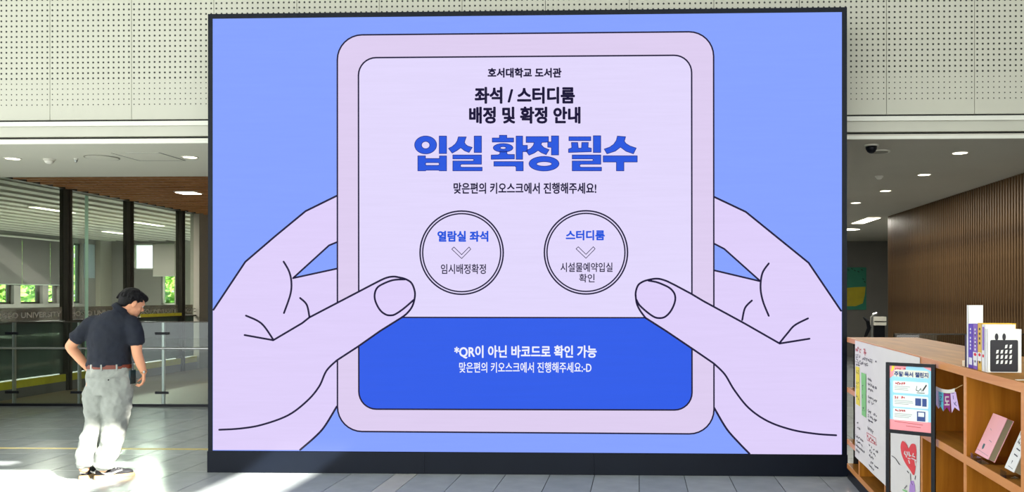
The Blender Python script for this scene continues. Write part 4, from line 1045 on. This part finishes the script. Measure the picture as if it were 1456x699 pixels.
for v in (.55, .67): stroke_mb(mb, CVq, [(.35, v), (.75, v+.02)], .025, .0002, n=4)
poly_mb(mb, CVq, [[(.42, .8), (.52, .8), (.48, .88)]], .0002); stroke_mb(mb, CVq, [(.3, .93), (.8, .95)], .01, .0002, n=4)
mb.build('cover_print', mat('print_ink', (60, 64, 62), .5), t, kind='stuff')
sA = divs[4]-.19
t, LT3 = leaner('coral covered book half hidden at the right frame edge', sA, sA+.15, .14, .24, .03, .25, mat('cover_coral', (226, 130, 110), .45), GB)

# ------------------------------------------------------------------ the man seen from behind
FM = 7.385
mo = camp(155, 681, FM); mo.z = 0
man = thing('person', 'man in a dark navy polo shirt and pale grey trousers walking with bowed head', 'person', mo)
def MP(x, y, z): return Vector((mo.x+cp*x-sp*y, mo.y+sp*x+cp*y, z))      # x right, y away, z up (metres)
def V3(p): return MP(*p)
skin = mat('skin', (224, 160, 122), .55, var=.05, scale=12, bump=.05)
polo = mat('navy_polo', (17, 24, 38), .85, var=.18, scale=14, bump=.35, bscale=220)
trou = mat('pale_trousers', (150, 154, 147), .85, var=.05, scale=20, bump=.25, bscale=260)
belt_m = mat('brown_belt', (112, 50, 30), .45, var=.1, scale=30)
hair_m = mat('black_hair', (12, 11, 13), .6, var=.3, scale=50, spec=.25, bump=.8, bscale=120)
shoe_m = mat('black_canvas', (24, 25, 30), .7, bump=.3, bscale=200); sole_m = mat('cream_sole', (190, 160, 112), .6); wh_m = mat('shoe_white', (240, 240, 236), .5)
# head frame: he looks down and to the right, slightly away
fd = Vector((.55, .70, -.46)).normalized(); sdv = fd.cross(Vector((0, 0, 1))).normalized(); ud = sdv.cross(fd).normalized()
Hc = Vector((.168, .06, 1.548))
def HD(f, s, u): q = Hc+fd*f+sdv*s+ud*u; return MP(*q)
HA = tuple((MP(*v)-MP(0, 0, 0)) for v in (fd, sdv, ud))
body = MB()
body.ball(HD(0, 0, .012), (.098, .077, .096), HA, 24, 16)                  # skull
body.ball(HD(.035, 0, -.048), (.064, .056, .070), HA, 20, 12)              # jaw and cheeks
body.ball(HD(.072, 0, -.092), (.024, .030, .020), HA, 12, 8)               # chin
body.tube([HD(.088, 0, .008), HD(.116, 0, -.030), HD(.098, 0, -.038)], [.007, .013, .009], 10)   # nose
body.ball(HD(.086, 0, .020), (.016, .05, .012), HA, 12, 8)                 # brow
body.ball(HD(.088, 0, -.062), (.014, .024, .007), HA, 12, 6)               # lips
body.ball(HD(.088, 0, -.073), (.013, .021, .007), HA, 12, 6)
for sgn in (-1, 1):
    body.ball(HD(-.006, sgn*.086, -.020), (.020, .012, .034), HA, 12, 8)    # ears
    body.ball(HD(.060, sgn*.036, -.030), (.026, .022, .026), HA, 12, 8)    # cheekbones
body.limb([V3((.07, .0, 1.43)), V3((.105, .015, 1.475)), V3((.145, .045, 1.50))], [.062, .056, .055], 18)   # neck
body.rings([(*V3((cx, cy, z))[:2], z, w, d) for (z, cx, cy, w, d) in ((.86, -.0, 0, .165, .11), (1.0, 0, 0, .155, .10), (1.15, 0, 0, .16, .105), (1.30, .015, 0, .18, .11), (1.38, .035, 0, .17, .10), (1.43, .055, 0, .10, .075))], 24)
def arm(pts, rs): body.limb([V3(p) for p in pts], rs, 16)
LA = [(-.145, .0, 1.365), (-.25, -.02, 1.26), (-.325, -.02, 1.165), (-.318, .0, 1.13), (-.275, .05, 1.04), (-.232, .09, .955)]
arm(LA, [.055, .050, .042, .042, .038, .027])
RA = [(.215, .0, 1.36), (.240, -.01, 1.23), (.250, -.012, 1.115), (.256, -.008, 1.08), (.270, .015, 1.0), (.283, .035, .935)]
arm(RA, [.055, .050, .041, .041, .037, .026])
# legs under the trousers
arm([(-.09, 0, .84), (-.128, .0, .66), (-.138, .01, .49), (-.172, -.01, .30), (-.205, -.02, .10)], [.095, .08, .055, .05, .04])
arm([(.085, 0, .84), (.066, .0, .66), (.045, .02, .49), (.02, .0, .30), (-.05, -.0, .10)], [.10, .085, .058, .052, .04])
# hands
def finger(pts, r0=.0088):
    body.limb([V3(p) for p in pts], [r0, r0*.95, r0*.88, r0*.75][:len(pts)], 10)
def palm(c0, c1, axes_w, w0, w1, th):
    a, b = Vector(c0), Vector(c1); d = (b-a).normalized(); wv = (axes_w-d*axes_w.dot(d)).normalized(); nv = d.cross(wv)
    for i in range(6):
        t = i/5; c = a+(b-a)*t; w = w0+(w1-w0)*t
        body.ball(V3(c), (w, th, .018), tuple(MP(*v)-MP(0, 0, 0) for v in (wv, nv, d)), 14, 8)
# right hand: hangs, back of the hand to the right, fingers curled towards the leg
palm((.284, .037, .925), (.278, .045, .862), Vector((.45, -.9, 0)), .026, .038, .015)
for k in range(4):
    o = Vector((.266+.008*k+.0, .075-.021*k, .855+(.004 if k in (0, 3) else 0)))
    L_ = (.9, 1.0, .96, .78)[k]
    finger([o, o+Vector((-.010, -.004, -.030))*L_, o+Vector((-.036, -.010, -.046))*L_, o+Vector((-.060, -.014, -.036))*L_])
finger([(.268, .070, .905), (.246, .082, .882), (.226, .078, .862), (.212, .070, .848)], .0098)
# left hand: tucked to the front trouser pocket
palm((-.230, .092, .945), (-.208, .115, .885), Vector((.3, .9, 0)), .026, .037, .015)
for k in range(4):
    o = Vector((-.215+.004*k, .088+.019*k, .878)); L_ = (.85, 1.0, .95, .78)[k]
    finger([o, o+Vector((.006, .004, -.030))*L_, o+Vector((.020, .008, -.052))*L_, o+Vector((.036, .008, -.062))*L_])
finger([(-.232, .075, .92), (-.236, .062, .893), (-.228, .06, .87), (-.220, .064, .855)], .0095)
bo = body.build('body', skin, man); remesh(bo, .0055, 4, .5); bake(bo)
# eyes
for sgn in (-1, 1):
    e = MB().ball(HD(.083, sgn*.030, .000), (.008, .012, .009), HA, 12, 8).build('eye', wh_m, man, smooth=True)
    MB().ball(HD(.089, sgn*.030, -.001), (.003, .005, .005), HA, 8, 6).build('iris', hair_m, e, smooth=True)
# hair: cap of overlapping locks, open at the face and over the ears
hm = MB()
hm.ball(HD(-.020, 0, .030), (.100, .086, .094), HA, 28, 18)
hm.ball(HD(.050, 0, .070), (.060, .064, .042), HA, 20, 12)
hm.ball(HD(-.060, 0, -.015), (.048, .068, .062), HA, 20, 12)
r7 = random.Random(3)
for i in range(150):
    th, ph = r7.uniform(0, 2*math.pi), math.acos(r7.uniform(-.15, 1))
    f, s_, u = math.sin(ph)*math.cos(th), math.sin(ph)*math.sin(th), math.cos(ph)
    if f > .55 and u < .55: continue
    b = Vector((-.015+.100*f, .086*s_, .030+.096*u)); d_ = Vector((.5*u+.2*f, s_*.5, -.55-.3*abs(f)))*.045
    if abs(s_) > .6 and u < .1 and f > -.3: continue
    c = b+d_; hm.tube([HD(*b), HD(*(b*1.03+d_*.6)), HD(*(b*1.02+d_*1.1))], [.011, .008, .003], 6)
ho = hm.build('hair', hair_m, man); remesh(ho, .006, 2, .4); bake(ho)

# polo shirt
sh = MB()
sh.rings([(*V3((cx, cy, z))[:2], z, w, d) for (z, cx, cy, w, d) in ((.985, -.006, 0, .184, .128), (1.0, -.005, 0, .188, .132), (1.05, -.003, 0, .180, .126), (1.1, .0, 0, .182, .124), (1.2, .004, 0, .187, .124), (1.3, .014, 0, .196, .124), (1.35, .028, -.002, .200, .116), (1.39, .036, -.002, .178, .105), (1.425, .048, 0, .140, .092), (1.455, .062, 0, .108, .080), (1.478, .075, .005, .080, .070))], 32)
sh.limb([V3((-.125, 0, 1.365)), V3((-.20, -.01, 1.30)), V3((-.262, -.02, 1.245))], [.075, .073, .066], 20)
sh.limb([V3((.195, 0, 1.362)), V3((.232, -.005, 1.28)), V3((.243, -.008, 1.215))], [.076, .072, .066], 20)
sh.tube([V3((-.262, -.02, 1.245)), V3((-.283, -.022, 1.226))], [.066, .068], 24); sh.tube([V3((.243, -.008, 1.215)), V3((.246, -.01, 1.19))], [.066, .068], 24)
sh.tube([V3((.080, .006, 1.470)), V3((.096, .012, 1.492)), V3((.106, .018, 1.502))], [.083, .070, .066], 24)
so = sh.build('polo_shirt', polo, man); remesh(so, .009, 8, .5)
def folds(o, strength, scale, stretch):
    tx = bpy.data.textures.new('folds', 'CLOUDS'); tx.noise_scale = scale; tx.noise_depth = 2
    em = bpy.data.objects.new('fold_space', None)
    dm = o.modifiers.new('d', 'DISPLACE'); dm.texture = tx; dm.strength = strength; dm.mid_level = .5
    dm.texture_coords = 'LOCAL'
    q = o.modifiers.new('s2', 'SMOOTH'); q.iterations = 2
folds(so, .022, .075, None); bake(so)
# collar as its own part
cb = MB(); cb.tube([V3((.088, .008, 1.474)), V3((.098, .013, 1.489)), V3((.109, .02, 1.505)), V3((.103, .016, 1.497)), V3((.092, .01, 1.470))], [.082, .073, .066, .058, .060], 28, cap=False)
co = cb.build('collar', polo, man, smooth=True)

# trousers
tr = MB()
tr.rings([(*V3((cx, cy, z))[:2], z, w, d) for (z, cx, cy, w, d) in ((.74, .006, 0, .175, .115), (.80, .006, -.005, .192, .128), (.86, .006, -.008, .196, .134), (.92, .004, -.006, .190, .130), (.97, .0, 0, .180, .122), (1.008, .0, 0, .176, .118))], 32)
tr.limb([V3((-.09, 0, .80)), V3((-.112, .0, .68)), V3((-.125, .005, .58)), V3((-.136, .012, .49)), V3((-.152, .0, .40)), V3((-.176, -.012, .30)), V3((-.192, -.02, .20)), V3((-.205, -.025, .16))], [.108, .100, .090, .080, .078, .081, .078, .070], 24)
tr.limb([V3((.09, 0, .80)), V3((.068, .0, .68)), V3((.056, .012, .58)), V3((.044, .022, .49)), V3((.034, .012, .40)), V3((.016, .0, .30)), V3((-.020, -.005, .20)), V3((-.045, -.005, .145))], [.112, .116, .108, .097, .092, .086, .080, .070], 24)
tr.tube([V3((-.198, -.022, .16)), V3((-.206, -.026, .130))], [.074, .078], 24); tr.tube([V3((-.04, -.004, .15)), V3((-.052, -.004, .108))], [.074, .080], 24)
to = tr.build('trousers', trou, man); remesh(to, .009, 5, .5); folds(to, .040, .085, None); bake(to)
# diagonal drag folds under the seat and at the knees: raised ridges of the same cloth


bt = MB(); n = 40
def ringband(z0, z1, w, d, cx, cy, mbx, t=.006):
    vs = []; 
    for (z, q) in ((z0, 0), (z0, t), (z1, t), (z1, 0)):
        for k in range(n):
            a = 2*math.pi*k/n; p = V3((cx+(w+q)*math.cos(a), cy+(d+q)*math.sin(a), z)); vs.append(p)
    fs = []
    for i in range(4):
        for k in range(n): fs.append((i*n+k, i*n+(k+1) % n, ((i+1) % 4)*n+(k+1) % n, ((i+1) % 4)*n+k))
    mbx.add(vs, fs)
ringband(.972, 1.006, .181, .123, 0, 0, bt)
bt.build('belt', belt_m, man, smooth=False)
def on_ring(u, z, w=.189, d=.131):   # point on the back of the waist at x=u
    return V3((u, -d*math.sqrt(max(0, 1-(u/w)**2)), z))
for u in (-.085, .012, .125):
    p = on_ring(u, .988); MB().box(p.x-.006, p.x+.006, p.y-.004, p.y+.004, .962, 1.012).build('belt_loop', trou, man)
pk = MB()
for u0, u1 in ((.035, .145), (-.145, -.05)):
    pts = [on_ring(u0+(u1-u0)*k/8, .905-.006*math.sin(k/8*3.14), .200, .143) for k in range(9)]
    pk.tube(pts, .0022, 6)
pk.build('pocket_seam', mat('seam_cloth', (150, 154, 148), .9), man, kind='stuff')  # raised seams in nearly the same grey as the trousers
p = on_ring(.075, .882, .202, .144); MB().ball(p, .006, nu=10, nv=6).build('button', hair_m, man, smooth=True)

# shoes
def shoe(heel, d, label, tilt=0.0, L_=.29):
    d = Vector(d).normalized(); s_ = Vector((d.y, -d.x, 0))
    def T(a, b, z):  # a along, b side
        q = Vector(heel)+d*a+s_*b; ct, st_ = math.cos(tilt), math.sin(tilt)
        return MP(q.x, q.y, z)
    prof = [(0, .030), (.03, .037), (.09, .036), (.15, .038), (.20, .047), (.245, .044), (.275, .030), (.29, .012)]
    t = bpy.data.objects.new('shoe', None); COL.objects.link(t); t.parent = man; t['label'] = label
    m1 = MB(); vs = []
    out = [(a*L_/.29, w) for a, w in prof]+[(a*L_/.29, -w) for a, w in prof[::-1]]
    out2 = catmull(out, 3, closed=True); n2 = len(out2)
    for z, k in ((.0, 1.0), (.004, 1.04), (.030, 1.03), (.033, .96)):
        for a, b in out2: vs.append(T(L_/2+(a-L_/2)*k, b*k, z))
    fs = [tuple(range(n2))[::-1], tuple(range(3*n2, 4*n2))]
    for i in range(3):
        for k in range(n2): fs.append((i*n2+k, i*n2+(k+1) % n2, (i+1)*n2+(k+1) % n2, (i+1)*n2+k))
    m1.add(vs, fs).build('sole', sole_m, t)
    m2 = MB()
    m2.ball(T(.225*L_/.29, 0, .036), (.062, .043, .034), (MP(*d)-MP(0, 0, 0), MP(*s_)-MP(0, 0, 0), Vector((0, 0, 1))), 18, 12)
    m2.ball(T(.15*L_/.29, 0, .048), (.085, .038, .040), (MP(*d)-MP(0, 0, 0), MP(*s_)-MP(0, 0, 0), Vector((0, 0, 1))), 18, 12)
    m2.ball(T(.055*L_/.29, 0, .052), (.058, .036, .044), (MP(*d)-MP(0, 0, 0), MP(*s_)-MP(0, 0, 0), Vector((0, 0, 1))), 18, 12)
    m2.tube([T(.055, 0, .05), T(.05, 0, .105)], [.038, .036], 16)
    uo = m2.build('upper', shoe_m, t); remesh(uo, .006, 4); bake(uo)
    for sg in (1, -1):
        m3 = MB(); pts = [T(.045, sg*.0395, .062), T(.085, sg*.0400, .042), T(.13, sg*.0405, .044), T(.175, sg*.0395, .060), T(.205, sg*.036, .066)]
        m3.tube(pts, [.003, .009, .008, .006, .002], 8); m3.build('side_stripe', wh_m, t, smooth=True, label='white curved stripe')
    m4 = MB(); m4.tube([T(-.002, -.022, .058), T(-.006, 0, .060), T(-.002, .022, .058)], .006, 8); m4.build('heel_tab', wh_m, t, smooth=True)
    m5 = MB()
    for k in range(4): m5.tube([T(.135+.022*k, -.020, .090-.006*k), T(.135+.022*k, 0, .095-.007*k), T(.135+.022*k, .020, .090-.006*k)], .0028, 6)
    m5.build('laces', wh_m, t, smooth=True)
shoe((-.225, -.005, 0), (-.08, 1, 0), 'black sneaker seen from the heel')
shoe((-.125, .005, 0), (.86, .52, 0), 'black sneaker seen from the side', L_=.30)
# wrist band
wbm = MB(); wbm.tube([V3((.2825, .033, .945)), V3((.284, .036, .931))], [.0295, .0290], 20); wbm.build('wrist_band', mat('tan_band', (178, 120, 74), .5), man)
wbm = MB(); wbm.ball(V3((.300, .012, .938)), (.010, .010, .013), nu=12, nv=8); wbm.build('watch_face', M['steel'], man, smooth=True)
# phone case clipped in the right pocket
MB().box(*sorted((V3((.192, .02, .9)).x, V3((.206, .02, .9)).x)), V3((.2, -.03, 0)).y, V3((.2, .05, 0)).y, .835, .955).build('pocket_item', mat('dark_teal_item', (20, 52, 60), .4), man)
